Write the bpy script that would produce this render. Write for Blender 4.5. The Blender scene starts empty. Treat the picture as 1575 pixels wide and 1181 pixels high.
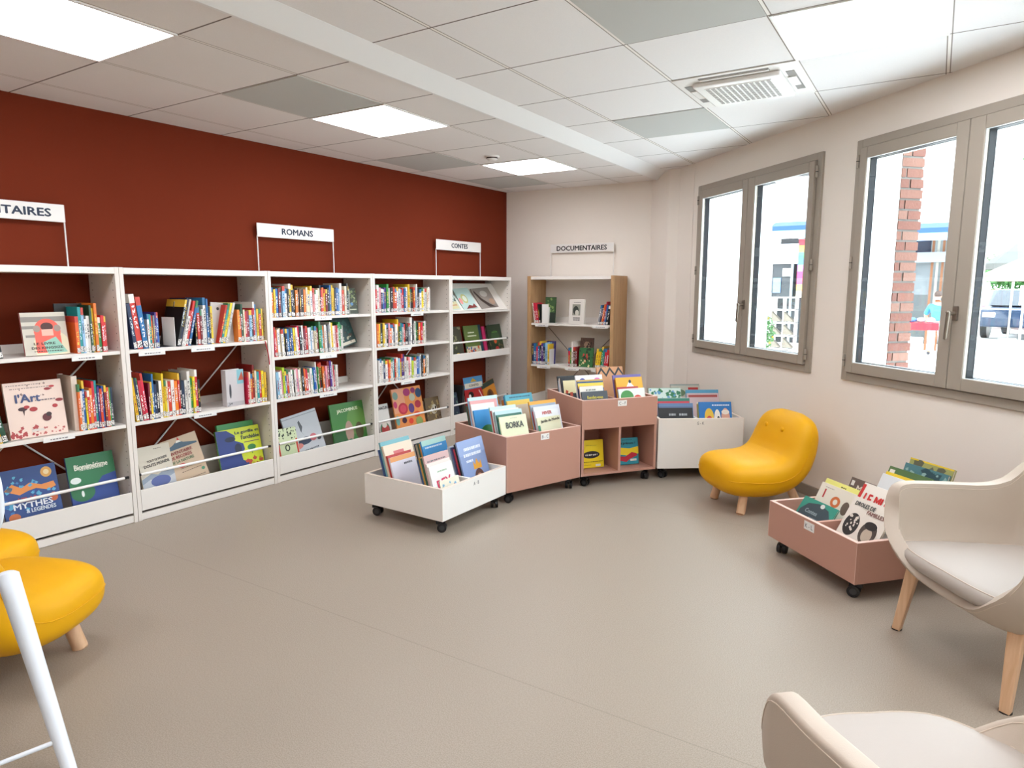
import bpy, bmesh, math, random
from mathutils import Vector, Matrix
random.seed(11)
R = math.radians
C = bpy.context.scene.collection
sc = bpy.context.scene

# ---------------------------------------------------------------- colour
def lin(h):
    if isinstance(h, str):
        h = h.lstrip('#'); v = [int(h[i:i+2], 16)/255 for i in (0, 2, 4)]
    else: v = list(h)
    return tuple(c/12.92 if c <= .04045 else ((c+.055)/1.055)**2.4 for c in v) + (1.0,)

# ---------------------------------------------------------------- camera
F_PX, PITCH, ROLL, YAW, CAM_H = 1028.79, 0.1421, 0.0014, -0.5612, 1.3535
H = CAM_H + 1.0533                                   # ceiling height
HL = H - 0.0413                                      # lower ceiling beside the red wall
fw = Vector((math.sin(YAW)*math.cos(PITCH), math.cos(YAW)*math.cos(PITCH), -math.sin(PITCH)))
r0 = Vector((math.cos(YAW), -math.sin(YAW), 0)); u0 = r0.cross(fw)
rr = math.cos(ROLL)*r0 + math.sin(ROLL)*u0; uu = rr.cross(fw)
cam = bpy.data.cameras.new('camera'); camo = bpy.data.objects.new('camera', cam); C.objects.link(camo)
cam.sensor_width = 36; cam.sensor_fit = 'HORIZONTAL'; cam.lens = F_PX/1575*36; cam.clip_start = .02; cam.clip_end = 400
M4 = Matrix((rr, uu, -fw)).transposed().to_4x4(); M4.translation = Vector((0, 0, CAM_H)); camo.matrix_world = M4
sc.camera = camo

# ---------------------------------------------------------------- world, sun, exposure
w = bpy.data.worlds.new('sky'); sc.world = w; w.use_nodes = True
bg = w.node_tree.nodes['Background']; bg.inputs[0].default_value = (.80, .91, 1.0, 1); bg.inputs[1].default_value = 6.5
sun = bpy.data.lights.new('sun', 'SUN'); sun.energy = 2.5; sun.angle = R(.6); sun.color = (1, .96, .9)
so = bpy.data.objects.new('sun', sun); C.objects.link(so)
so.rotation_euler = Vector((.35, 1.0, -1.15)).to_track_quat('-Z', 'Y').to_euler()
sc.view_settings.view_transform = 'Standard'; sc.view_settings.look = 'None'
sc.view_settings.gamma = 1; sc.view_settings.use_curve_mapping = False
sc.view_settings.exposure = 0.80
LAMP = 9.0
try:
    sc.cycles.max_bounces = 10; sc.cycles.diffuse_bounces = 6; sc.cycles.glossy_bounces = 4; sc.cycles.transparent_max_bounces = 12
    sc.cycles.sample_clamp_indirect = 6
except Exception: pass

# ---------------------------------------------------------------- frames of the room
TH = math.atan(0.0478)                               # the red wall runs slightly off the ceiling grid
def on_red(t, off=0, z=0):
    return Vector((-4.2685, 0, z)) + Vector((math.sin(TH), math.cos(TH), 0))*t + Vector((math.cos(TH), -math.sin(TH), 0))*off
RED_ROT = math.pi/2 - TH
WA = Vector((-1.8, 5.791, 0)); WD = Vector((.7228, -.6910, 0)).normalized(); WN = Vector((-WD.y, WD.x, 0))
def on_win(s, y=0, z=0): return WA + WD*s + WN*y + Vector((0, 0, z))
WIN_ROT = math.atan2(WD.y, WD.x)
BK0 = Vector((-3.972, 6.203, 0)); BD = Vector((1, .028, 0)).normalized(); BACK_ROT = math.atan2(BD.y, BD.x)

# ---------------------------------------------------------------- materials
MC = {}
def mat(name, col, rough=.5, metal=0, noise=0, nscale=30, bump=0, bscale=80, spec=.5, coat=0, emit=0, sheen=0):
    if name in MC: return MC[name]
    m = bpy.data.materials.new(name); m.use_nodes = True; nt = m.node_tree; b = nt.nodes['Principled BSDF']
    c = lin(col); b.inputs['Base Color'].default_value = c; b.inputs['Roughness'].default_value = rough
    b.inputs['Metallic'].default_value = metal; b.inputs['Specular IOR Level'].default_value = spec
    b.inputs['Coat Weight'].default_value = coat
    if emit:
        b.inputs['Emission Color'].default_value = c; b.inputs['Emission Strength'].default_value = emit
    if noise or bump:
        tc = nt.nodes.new('ShaderNodeTexCoord')
    if noise:
        n = nt.nodes.new('ShaderNodeTexNoise'); n.inputs['Scale'].default_value = nscale; n.inputs['Detail'].default_value = 5
        nt.links.new(tc.outputs['Object'], n.inputs['Vector'])
        mr = nt.nodes.new('ShaderNodeMapRange'); mr.inputs['To Min'].default_value = 1-noise; mr.inputs['To Max'].default_value = 1+noise
        nt.links.new(n.outputs['Fac'], mr.inputs['Value'])
        hsv = nt.nodes.new('ShaderNodeHueSaturation'); hsv.inputs['Color'].default_value = c
        nt.links.new(mr.outputs[0], hsv.inputs['Value']); nt.links.new(hsv.outputs[0], b.inputs['Base Color'])
    if bump:
        n2 = nt.nodes.new('ShaderNodeTexNoise'); n2.inputs['Scale'].default_value = bscale; n2.inputs['Detail'].default_value = 4
        nt.links.new(tc.outputs['Object'], n2.inputs['Vector'])
        bp = nt.nodes.new('ShaderNodeBump'); bp.inputs['Strength'].default_value = bump; bp.inputs['Distance'].default_value = .002
        nt.links.new(n2.outputs['Fac'], bp.inputs['Height']); nt.links.new(bp.outputs[0], b.inputs['Normal'])
    MC[name] = m; return m
def flat(h):                                         # printed ink of a given colour
    return mat('ink_'+h.strip('#'), h, .45)
def wood(name, c1, c2, rough=.45, scale=(18, 18, 1.6)):
    if name in MC: return MC[name]
    m = mat(name, c1, rough); nt = m.node_tree; b = nt.nodes['Principled BSDF']
    tc = nt.nodes.new('ShaderNodeTexCoord'); mp = nt.nodes.new('ShaderNodeMapping'); mp.inputs['Scale'].default_value = scale
    n = nt.nodes.new('ShaderNodeTexNoise'); n.inputs['Scale'].default_value = 3.0; n.inputs['Detail'].default_value = 7; n.inputs['Distortion'].default_value = .6
    cr = nt.nodes.new('ShaderNodeValToRGB'); cr.color_ramp.elements[0].color = lin(c1); cr.color_ramp.elements[1].color = lin(c2)
    cr.color_ramp.elements[0].position = .35; cr.color_ramp.elements[1].position = .65
    nt.links.new(tc.outputs['Object'], mp.inputs[0]); nt.links.new(mp.outputs[0], n.inputs['Vector'])
    nt.links.new(n.outputs['Fac'], cr.inputs[0]); nt.links.new(cr.outputs[0], b.inputs['Base Color'])
    return m
def node_math(nt, op, a, b=None, clamp=False):
    n = nt.nodes.new('ShaderNodeMath'); n.operation = op; n.use_clamp = clamp
    for i, v in enumerate((a, b)):
        if v is None: continue
        if isinstance(v, (int, float)): n.inputs[i].default_value = v
        else: nt.links.new(v, n.inputs[i])
    return n.outputs[0]
def mixcol(nt, fac, a, b):
    n = nt.nodes.new('ShaderNodeMix'); n.data_type = 'RGBA'
    for i, v in ((0, fac), (6, a), (7, b)):
        if isinstance(v, (int, float, tuple)): n.inputs[i].default_value = v
        else: nt.links.new(v, n.inputs[i])
    return n.outputs[2]

M_white = mat('white_laminate', '#e2ddd6', .45)
M_pink = mat('terracotta_laminate', '#b88a79', .5, noise=.02, nscale=6)
M_pinkedge = mat('pale_pink_edge', '#d8b6a8', .5)
M_cratewhite = mat('white_crate_laminate', '#e8e5df', .5)
M_yellow = mat('yellow_leatherette', '#dfa400', .5, bump=.15, bscale=400, spec=.3)
M_cream = mat('cream_leatherette', '#bcae9e', .52, bump=.15, bscale=450)
M_cream2 = mat('cream_cushion', '#b0a79e', .6, bump=.15, bscale=450)
M_seam = mat('cream_stitching', '#cbbcab', .6)
M_beech = wood('beech_wood', '#ddb793', '#d0a680')
M_oak = wood('oak_panel', '#b99469', '#a9835a', .5)
M_black = mat('black_plastic', '#121214', .35)
M_dark = mat('dark_gap', '#1d1c1b', .8)
M_metalw = mat('white_metal', '#e8e6e2', .35)
M_steel = mat('brushed_steel', '#9a968f', .3, metal=.9)
M_handle = mat('dark_nickel', '#8d8378', .3, metal=.85)
M_frame = mat('taupe_aluminium', '#a0978a', .5)
M_framed = mat('anthracite_frame', '#0a0f14', .5, spec=.2)
M_spacer = mat('white_spacer', '#dfe6e8', .4)
M_page = mat('paper_block', '#ddd5c4', .8, noise=.06, nscale=90)
M_ceilgrey = mat('grey_acoustic_tile', '#bfc1bd', .9, bump=.3, bscale=500)
M_wallw = mat('white_paint', '#ebe4da', .85, bump=.08, bscale=120)
M_red = mat('brick_red_paint', '#702c18', .85, bump=.08, bscale=120, spec=.12)

# ---- floor
def floor_material():
    m = mat('beige_linoleum', '#bdb1a3', .5); nt = m.node_tree; b = nt.nodes['Principled BSDF']
    tc = nt.nodes.new('ShaderNodeTexCoord')
    n1 = nt.nodes.new('ShaderNodeTexNoise'); n1.inputs['Scale'].default_value = 260; n1.inputs['Detail'].default_value = 3
    n2 = nt.nodes.new('ShaderNodeTexNoise'); n2.inputs['Scale'].default_value = 1.3; n2.inputs['Detail'].default_value = 3
    nt.links.new(tc.outputs['Object'], n1.inputs['Vector']); nt.links.new(tc.outputs['Object'], n2.inputs['Vector'])
    cr = nt.nodes.new('ShaderNodeValToRGB'); cr.color_ramp.elements[0].color = lin('#8f8375'); cr.color_ramp.elements[1].color = lin('#a4988a')
    cr.color_ramp.elements[0].position = .38; cr.color_ramp.elements[1].position = .62
    nt.links.new(n1.outputs['Fac'], cr.inputs[0])
    c2 = mixcol(nt, node_math(nt, 'MULTIPLY', n2.outputs['Fac'], .16), cr.outputs[0], lin('#9c9285'))
    sx = nt.nodes.new('ShaderNodeSeparateXYZ'); nt.links.new(tc.outputs['Object'], sx.inputs[0])
    # welded seams every 2 m
    d = node_math(nt, 'ABSOLUTE', node_math(nt, 'SUBTRACT', node_math(nt, 'MODULO', node_math(nt, 'ADD', sx.outputs['Y'], 20.16), 2.0), 0.0))
    line = node_math(nt, 'LESS_THAN', d, .0035)
    c3 = mixcol(nt, node_math(nt, 'MULTIPLY', line, .45), c2, lin('#6f675c'))
    nt.links.new(c3, b.inputs['Base Color'])
    b.inputs['Roughness'].default_value = .42; b.inputs['Specular IOR Level'].default_value = .45
    bp = nt.nodes.new('ShaderNodeBump'); bp.inputs['Strength'].default_value = .12; bp.inputs['Distance'].default_value = .001
    nt.links.new(n1.outputs['Fac'], bp.inputs['Height']); nt.links.new(bp.outputs[0], b.inputs['Normal'])
    return m
M_floor = floor_material()

# ---- ceiling tiles: white mineral tiles in a 60 cm grid
def ceiling_material(name, x0, y0, col):
    m = mat(name, col, .9); nt = m.node_tree; b = nt.nodes['Principled BSDF']
    tc = nt.nodes.new('ShaderNodeTexCoord'); sx = nt.nodes.new('ShaderNodeSeparateXYZ'); nt.links.new(tc.outputs['Object'], sx.inputs[0])
    def dist(sock, o):
        f = node_math(nt, 'MODULO', node_math(nt, 'SUBTRACT', sock, o-60), .6)
        return node_math(nt, 'MINIMUM', f, node_math(nt, 'SUBTRACT', .6, f))
    dx = dist(sx.outputs['X'], x0); dy = dist(sx.outputs['Y'], y0)
    lx = node_math(nt, 'LESS_THAN', dx, .006); lx2 = node_math(nt, 'LESS_THAN', dx, .0105)
    ly = node_math(nt, 'LESS_THAN', dy, .004)
    sp = nt.nodes.new('ShaderNodeTexNoise'); sp.inputs['Scale'].default_value = 220; nt.links.new(tc.outputs['Object'], sp.inputs['Vector'])
    base = mixcol(nt, node_math(nt, 'MULTIPLY', sp.outputs['Fac'], .25), lin(col), lin('#cfccc8'))
    a = mixcol(nt, lx2, base, lin('#8d857d')); a = mixcol(nt, lx, a, lin('#f2eee9')); a = mixcol(nt, ly, a, lin('#6f665e'))
    nt.links.new(a, b.inputs['Base Color'])
    bp = nt.nodes.new('ShaderNodeBump'); bp.inputs['Strength'].default_value = .25; bp.inputs['Distance'].default_value = .001
    nt.links.new(sp.outputs['Fac'], bp.inputs['Height']); nt.links.new(bp.outputs[0], b.inputs['Normal'])
    return m
M_ceilR = ceiling_material('ceiling_tiles_window_side', -1.8347, 2.2873, '#eeedec')
M_ceilL = ceiling_material('ceiling_tiles_shelf_side', -2.673, 1.7132, '#eae7e4')
M_lamp = mat('lamp_diffuser', '#fcfaff', .5, emit=LAMP)

# ---- glass
def glass_material():
    m = bpy.data.materials.new('window_glass'); m.use_nodes = True; nt = m.node_tree; nt.nodes.clear()
    o = nt.nodes.new('ShaderNodeOutputMaterial'); mx = nt.nodes.new('ShaderNodeMixShader'); t = nt.nodes.new('ShaderNodeBsdfTransparent')
    g = nt.nodes.new('ShaderNodeBsdfGlossy'); g.inputs['Roughness'].default_value = .01
    t.inputs[0].default_value = (.96, .98, .98, 1)
    ge = nt.nodes.new('ShaderNodeNewGeometry'); dp = nt.nodes.new('ShaderNodeVectorMath'); dp.operation = 'DOT_PRODUCT'
    nt.links.new(ge.outputs['Normal'], dp.inputs[0]); nt.links.new(ge.outputs['Incoming'], dp.inputs[1])
    k = node_math(nt, 'POWER', node_math(nt, 'SUBTRACT', 1.0, node_math(nt, 'ABSOLUTE', dp.outputs['Value'])), 5.0)
    fr = node_math(nt, 'ADD', .03, node_math(nt, 'MULTIPLY', k, .9))
    nt.links.new(fr, mx.inputs[0]); nt.links.new(t.outputs[0], mx.inputs[1]); nt.links.new(g.outputs[0], mx.inputs[2]); nt.links.new(mx.outputs[0], o.inputs[0])
    return m
M_glass = glass_material()

# ---- side panels with rows of shelf pin holes (unit: object space metres, y towards the wall)
def panel_material():
    m = mat('drilled_panel', '#e0dad2', .45); nt = m.node_tree; b = nt.nodes['Principled BSDF']
    tc = nt.nodes.new('ShaderNodeTexCoord'); sx = nt.nodes.new('ShaderNodeSeparateXYZ'); nt.links.new(tc.outputs['Object'], sx.inputs[0])
    f = node_math(nt, 'SUBTRACT', node_math(nt, 'MODULO', node_math(nt, 'ADD', sx.outputs['Z'], 10), .04), .02)
    out = None
    for yy in (-.295, -.05):
        g = node_math(nt, 'SUBTRACT', sx.outputs['Y'], yy)
        d = node_math(nt, 'SQRT', node_math(nt, 'ADD', node_math(nt, 'MULTIPLY', f, f), node_math(nt, 'MULTIPLY', g, g)))
        k = node_math(nt, 'LESS_THAN', d, .0035)
        out = k if out is None else node_math(nt, 'MAXIMUM', out, k)
    nt.links.new(mixcol(nt, out, lin('#e0dad2'), lin('#5b534b')), b.inputs['Base Color'])
    return m
M_panel = panel_material()

# ---- book cloth: a spine printed with title marks (unit book space)
PAL = dict(w='#e6e1da', c='#ddd0b4', k='#17171a', n='#1d2a4c', b='#1f62a6', l='#8db9d6', t='#1d8a8e', g='#2f8f3f', d='#1f4a34',
           y='#e6c31c', o='#e0711e', r='#c4221d', m='#7c1424', p='#dd8f97', v='#4b2a80', s='#7f8286', e='#c2c1bf', u='#5d3b26', i='#b4cc2c', h='#c9b08c')
CN = dict(w='white', c='cream', k='black', n='navy', b='blue', l='pale blue', t='teal', g='green', d='dark green', y='yellow', o='orange',
          r='red', m='maroon', p='pink', v='purple', s='grey', e='light grey', u='brown', i='lime', h='tan')
def spine_material(code):
    m = mat('book_cover_'+CN[code].replace(' ', '_'), PAL[code], .4); nt = m.node_tree; b = nt.nodes['Principled BSDF']
    tc = nt.nodes.new('ShaderNodeTexCoord'); oi = nt.nodes.new('ShaderNodeObjectInfo')
    sx = nt.nodes.new('ShaderNodeSeparateXYZ'); nt.links.new(tc.outputs['Object'], sx.inputs[0])
    cb = nt.nodes.new('ShaderNodeCombineXYZ')
    rnd = oi.outputs['Random']
    nt.links.new(node_math(nt, 'MULTIPLY', sx.outputs['X'], 3.0), cb.inputs[0])
    nt.links.new(node_math(nt, 'MULTIPLY', rnd, 97), cb.inputs[1])
    nt.links.new(node_math(nt, 'MULTIPLY', sx.outputs['Z'], 34.0), cb.inputs[2])
    n = nt.nodes.new('ShaderNodeTexNoise'); n.inputs['Scale'].default_value = 1.0; n.inputs['Detail'].default_value = 1
    nt.links.new(cb.outputs[0], n.inputs['Vector'])
    glyph = node_math(nt, 'GREATER_THAN', n.outputs['Fac'], .52)
    # title strip position varies from book to book
    lo = node_math(nt, 'ADD', .2, node_math(nt, 'MULTIPLY', rnd, .25)); hi = node_math(nt, 'ADD', .58, node_math(nt, 'MULTIPLY', rnd, .34))
    band = node_math(nt, 'MULTIPLY', node_math(nt, 'GREATER_THAN', sx.outputs['Z'], lo), node_math(nt, 'LESS_THAN', sx.outputs['Z'], hi))
    wx = node_math(nt, 'LESS_THAN', node_math(nt, 'ABSOLUTE', node_math(nt, 'SUBTRACT', sx.outputs['X'], .5)), .26)
    sp = node_math(nt, 'LESS_THAN', sx.outputs['Y'], .004)
    fac = node_math(nt, 'MULTIPLY', node_math(nt, 'MULTIPLY', glyph, band), node_math(nt, 'MULTIPLY', wx, sp))
    light = code in 'wclyiehp'
    ink = nt.nodes.new('ShaderNodeValToRGB'); ink.color_ramp.interpolation = 'CONSTANT'
    cols = ['#22222a', '#9c2a22', '#28528c', '#3a3a3a'] if light else ['#efe9df', '#e9c94a', '#f2f2f2', '#d9e6ec']
    es = ink.color_ramp.elements; es[0].color = lin(cols[0]); es[1].position = .3; es[1].color = lin(cols[1])
    for p, c in ((.5, cols[2]), (.75, cols[3])): e = es.new(p); e.color = lin(c)
    frac = node_math(nt, 'FRACT', node_math(nt, 'MULTIPLY', rnd, 7.3)); nt.links.new(frac, ink.inputs[0])
    # coloured band across some spines
    sel = node_math(nt, 'GREATER_THAN', node_math(nt, 'FRACT', node_math(nt, 'MULTIPLY', rnd, 13.7)), .62)
    bz = node_math(nt, 'MULTIPLY', node_math(nt, 'GREATER_THAN', sx.outputs['Z'], .84), sel)
    band2 = nt.nodes.new('ShaderNodeValToRGB'); band2.color_ramp.interpolation = 'CONSTANT'
    es = band2.color_ramp.elements; es[0].color = lin('#c23b2c'); es[1].position = .25; es[1].color = lin('#e2b93a')
    for p, c in ((.45, '#2f6f9e'), (.65, '#e8e2d8'), (.82, '#3b7a4d')): e = es.new(p); e.color = lin(c)
    nt.links.new(node_math(nt, 'FRACT', node_math(nt, 'MULTIPLY', rnd, 31.1)), band2.inputs[0])
    hs = nt.nodes.new('ShaderNodeHueSaturation'); hs.inputs['Color'].default_value = lin(PAL[code])
    nt.links.new(node_math(nt, 'ADD', .485, node_math(nt, 'MULTIPLY', rnd, .03)), hs.inputs['Hue'])
    nt.links.new(node_math(nt, 'ADD', .82, node_math(nt, 'MULTIPLY', frac, .34)), hs.inputs['Value'])
    c = mixcol(nt, bz, hs.outputs[0], band2.outputs[0]); c = mixcol(nt, fac, c, ink.outputs[0])
    nt.links.new(c, b.inputs['Base Color'])
    return m
SP = {k: spine_material(k) for k in PAL}
def sticker_material():
    m = mat('call_number_sticker', '#ece9e4', .5); nt = m.node_tree; b = nt.nodes['Principled BSDF']
    tc = nt.nodes.new('ShaderNodeTexCoord'); oi = nt.nodes.new('ShaderNodeObjectInfo')
    mp = nt.nodes.new('ShaderNodeMapping'); mp.inputs['Scale'].default_value = (5, 1, 60); nt.links.new(tc.outputs['Object'], mp.inputs[0])
    nt.links.new(node_math(nt, 'MULTIPLY', oi.outputs['Random'], 50), mp.inputs['Location'])
    n = nt.nodes.new('ShaderNodeTexNoise'); n.inputs['Scale'].default_value = 1; n.inputs['Detail'].default_value = 0; nt.links.new(mp.outputs[0], n.inputs['Vector'])
    k = node_math(nt, 'GREATER_THAN', n.outputs['Fac'], .56)
    nt.links.new(mixcol(nt, k, lin('#ece9e4'), lin('#2a2a2e')), b.inputs['Base Color']); return m
M_sticker = sticker_material()

# ---------------------------------------------------------------- mesh helpers
class MB:
    def __init__(s): s.v = []; s.f = []; s.mi = []; s.ms = []; s.sm = []
    def m(s, mt):
        if mt not in s.ms: s.ms.append(mt)
        return s.ms.index(mt)
    def add(s, vs, fs, mt, T=None, smooth=False):
        o = len(s.v); k = s.m(mt)
        for p in vs:
            p = Vector(p); s.v.append(T @ p if T is not None else p)
        for f in fs: s.f.append([i+o for i in f]); s.mi.append(k); s.sm.append(smooth)
    def box(s, a, b, mt, T=None):
        x0, y0, z0 = a; x1, y1, z1 = b
        s.add([(x0, y0, z0), (x1, y0, z0), (x1, y1, z0), (x0, y1, z0), (x0, y0, z1), (x1, y0, z1), (x1, y1, z1), (x0, y1, z1)],
              [(0, 3, 2, 1), (4, 5, 6, 7), (0, 1, 5, 4), (1, 2, 6, 5), (2, 3, 7, 6), (3, 0, 4, 7)], mt, T)
    def prism(s, pts, z0, z1, mt, T=None):           # pts ccw in xy
        n = len(pts)
        s.add([(x, y, z0) for x, y in pts]+[(x, y, z1) for x, y in pts],
              [tuple(range(n))[::-1], tuple(range(n, 2*n))]+[(i, (i+1) % n, n+(i+1) % n, n+i) for i in range(n)], mt, T)
    def slab(s, pts, y0, y1, mt, T=None):            # pts in xz, extruded in y
        n = len(pts)
        s.add([(x, y0, z) for x, z in pts]+[(x, y1, z) for x, z in pts],
              [tuple(range(n)), tuple(range(n, 2*n))[::-1]]+[(i, n+i, n+(i+1) % n, (i+1) % n) for i in range(n)], mt, T)
    def tube(s, a, b, ra, rb, mt, n=14, T=None, square=False):
        a = Vector(a); b = Vector(b); d = (b-a).normalized(); q = d.to_track_quat('Z', 'Y'); n = 4 if square else n
        vs = []
        for p, r in ((a, ra), (b, rb)):
            for k in range(n):
                t = 2*math.pi*(k+(.5 if square else 0))/n; vs.append(p+q @ Vector((math.cos(t)*r, math.sin(t)*r, 0)))
        s.add(vs, [(k, (k+1) % n, n+(k+1) % n, n+k) for k in range(n)], mt, T, not square)
        s.add(vs, [tuple(range(n))[::-1], tuple(range(n, 2*n))], mt, T)
    def path(s, pts, r, mt, n=10):
        for p, q in zip(pts, pts[1:]): s.tube(p, q, r, r, mt, n)
        for p in pts[1:-1]: s.ball(p, r, mt, 8)
    def ball(s, c, r, mt, n=12, sc=(1, 1, 1)):
        vs = []; fs = []; c = Vector(c); m = n//2
        for i in range(m+1):
            a = math.pi*i/m
            for j in range(n):
                t = 2*math.pi*j/n; vs.append(c+Vector((math.sin(a)*math.cos(t)*r*sc[0], math.sin(a)*math.sin(t)*r*sc[1], math.cos(a)*r*sc[2])))
        for i in range(m):
            for j in range(n): fs.append((i*n+j, (i+1)*n+j, (i+1)*n+(j+1) % n, i*n+(j+1) % n))
        s.add(vs, fs, mt, None, True)
    def loft(s, rings, mt, cap=True, closed=True):
        n = len(rings[0]); vs = [p for r in rings for p in r]; fs = []
        for i in range(len(rings)-1):
            for j in range(n if closed else n-1): fs.append((i*n+j, i*n+(j+1) % n, (i+1)*n+(j+1) % n, (i+1)*n+j))
        if cap: fs.append(tuple(range(n))[::-1]); fs.append(tuple(range((len(rings)-1)*n, len(rings)*n)))
        s.add(vs, fs, mt, None, True)
    def build(s, name, parent=None, bevel=0, seg=2, subsurf=0, merge=False):
        me = bpy.data.meshes.new(name); me.from_pydata([tuple(p) for p in s.v], [], s.f)
        for mt in s.ms: me.materials.append(mt)
        for p, k, sm in zip(me.polygons, s.mi, s.sm): p.material_index = k; p.use_smooth = sm
        bm = bmesh.new(); bm.from_mesh(me)
        if merge: bmesh.ops.remove_doubles(bm, verts=bm.verts, dist=1e-5)
        bmesh.ops.recalc_face_normals(bm, faces=bm.faces); bm.to_mesh(me); bm.free()
        o = bpy.data.objects.new(name, me); C.objects.link(o)
        if parent is not None: o.parent = parent
        if bevel:
            b = o.modifiers.new('bevel', 'BEVEL'); b.width = bevel; b.segments = seg; b.limit_method = 'ANGLE'; b.angle_limit = R(50)
            b.harden_normals = False
        if subsurf:
            b = o.modifiers.new('subsurf', 'SUBSURF'); b.levels = subsurf; b.render_levels = subsurf
        return o
def thing(name, label, cat, loc=(0, 0, 0), rot=0, group=None, euler=None):
    o = bpy.data.objects.new(name, None); C.objects.link(o); o.location = loc; o.empty_display_size = .1
    o.rotation_euler = euler if euler else (0, 0, rot); o['label'] = label; o['category'] = cat
    if group: o['group'] = group
    return o
def structure(o, label=None):
    o['kind'] = 'structure'
    if label: o['label'] = label
    return o
def tag(o, label, cat, group=None):
    o['label'] = label; o['category'] = cat
    if group: o['group'] = group
    return o
TXT = {}
def text(s, cx, cz, width, height, mt, parent, y=-.0012, name='title', rot=0, T=None, bold=0.0):
    key = s
    if key not in TXT:
        cu = bpy.data.curves.new('t', 'FONT'); cu.body = s; cu.align_x = 'CENTER'; cu.align_y = 'CENTER'; cu.resolution_u = 2
        to = bpy.data.objects.new('t', cu); C.objects.link(to)
        dg = bpy.context.evaluated_depsgraph_get(); me = bpy.data.meshes.new_from_object(to.evaluated_get(dg))
        bpy.data.objects.remove(to)
        xs = [v.co.x for v in me.vertices]; ys = [v.co.y for v in me.vertices]
        TXT[key] = ([((v.co.x-(min(xs)+max(xs))/2)/(max(xs)-min(xs)), (v.co.y-(min(ys)+max(ys))/2)/(max(ys)-min(ys))) for v in me.vertices],
                    [tuple(p.vertices) for p in me.polygons])
        bpy.data.meshes.remove(me)
    vs, fs = TXT[key]; ca, sa = math.cos(rot), math.sin(rot); mb = MB()
    pts = [(cx+(px*width*ca-pz*height*sa), y, cz+(px*width*sa+pz*height*ca)) for px, pz in vs]
    k = mb.m(mt); bo = bold*height*9                   # heavier strokes: the same letters printed twice, a hair apart
    for q, (ox, oz) in enumerate(((0, 0), (bo, 0), (-bo, 0), (0, bo*.7), (0, -bo*.7)) if bold else ((0, 0),)):
        o_ = len(mb.v)
        for p in pts: mb.v.append(Vector((p[0]+ox, p[1]-.00004*q, p[2]+oz)))
        for f in fs: mb.f.append([i+o_ for i in f]); mb.mi.append(k); mb.sm.append(False)
    return mb.build(name, parent)

# ================================================================= ROOM SHELL
wl_end = on_win(7.2)
room = [(-4.2685+.0478*-3, -3.0), (wl_end.x, -3.0), (wl_end.x, wl_end.y), (WA.x-.03, WA.y+.03), (-1.998, 5.97), (-2.107, 5.989), (-2.36, 6.249), (-3.972, 6.203)]
mb = MB(); mb.prism(room, -.12, 0, M_floor); structure(mb.build('floor'), 'beige speckled linoleum floor')
mb = MB(); mb.prism([(-2.17, -3.0), (wl_end.x, -3.0), (wl_end.x, wl_end.y), (WA.x-.03, WA.y+.03), (-1.998, 5.97), (-2.107, 5.989), (-2.17, 6.06)], H, H+.12, M_ceilR)
mb.prism([(-4.45, -3.0), (-2.29, -3.0), (-2.29, 6.26), (-3.97, 6.21), (-4.0, 6.2)], HL, H+.12, M_ceilL)
o = structure(mb.build('ceiling'), 'suspended ceiling of square white tiles')
# stepped edge between the two ceilings, a smooth white strip
M_strip = mat('white_ceiling_strip', '#e9e9e8', .6)
mb = MB(); mb.slab([(-2.30, HL-.012), (-2.285, HL-.012), (-2.155, H-.001), (-2.155, H+.05), (-2.30, H+.05)], -3.0, 6.2, M_strip)
structure(mb.build('trim_1'), 'smooth white sloping strip dividing the ceiling')
# walls
mb = MB(); a, b_ = on_red(-3.02), on_red(6.21)
n_ = Vector((-math.cos(TH), math.sin(TH), 0))*.15
mb.prism([(a.x, a.y), (b_.x, b_.y), (b_.x+n_.x, b_.y+n_.y+.2), (a.x+n_.x, a.y+n_.y)], -.12, H+.12, M_red)
structure(mb.build('wall_left'), 'brick red painted wall behind the white bookcases')
mb = MB(); mb.prism([(-3.972, 6.203), (-2.36, 6.249), (-2.36, 6.4), (-4.2, 6.4)], -.12, H+.12, M_wallw)
structure(mb.build('wall_back'), 'cream white wall behind the wooden bookcase')
mb = MB(); mb.prism([(-2.36, 6.249), (-2.107, 5.989), (-1.998, 5.975), (WA.x-.02, WA.y+.02), (-1.65, 5.95), (-1.7, 6.4), (-2.36, 6.4)], -.12, H+.12, M_wallw)
structure(mb.build('wall_corner', bevel=.004), 'narrow boxed column in the room corner')
mb = MB(); mb.box((-4.6, -3.15, -.12), (wl_end.x+.15, -3.0, H+.12), M_wallw); structure(mb.build('wall_front'), 'cream wall behind the camera')
mb = MB(); mb.box((wl_end.x, -3.0, -.12), (wl_end.x+.15, wl_end.y+.3, H+.12), M_wallw); structure(mb.build('wall_side'), 'cream side wall')

# window wall with openings
WX = [0.075, 1.877, 3.68, 5.48]; WW = 1.515; WZ0, WZ1 = .81, 2.2
def frame_obj(name, loc, rot): o = bpy.data.objects.new(name, None); C.objects.link(o); o.location = loc; o.rotation_euler = (0, 0, rot); return o
mb = MB(); edges = [-.02]
for x in WX: edges += [x+.07, x+WW-.07]
edges.append(7.3)
T = .24
for k in range(0, len(edges), 2): mb.box((edges[k], 0, -.12), (edges[k+1], T, H+.12), M_wallw)
for k in range(1, len(edges)-1, 2):
    mb.box((edges[k], 0, -.12), (edges[k+1], T, WZ0+.07), M_wallw); mb.box((edges[k], 0, WZ1-.07), (edges[k+1], T, H+.12), M_wallw)
o = mb.build('wall_right'); o.location = WA; o.rotation_euler = (0, 0, WIN_ROT); structure(o, 'cream white wall with the taupe windows')
M_revealw = mat('white_render', '#f0f2f2', .8)
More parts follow.
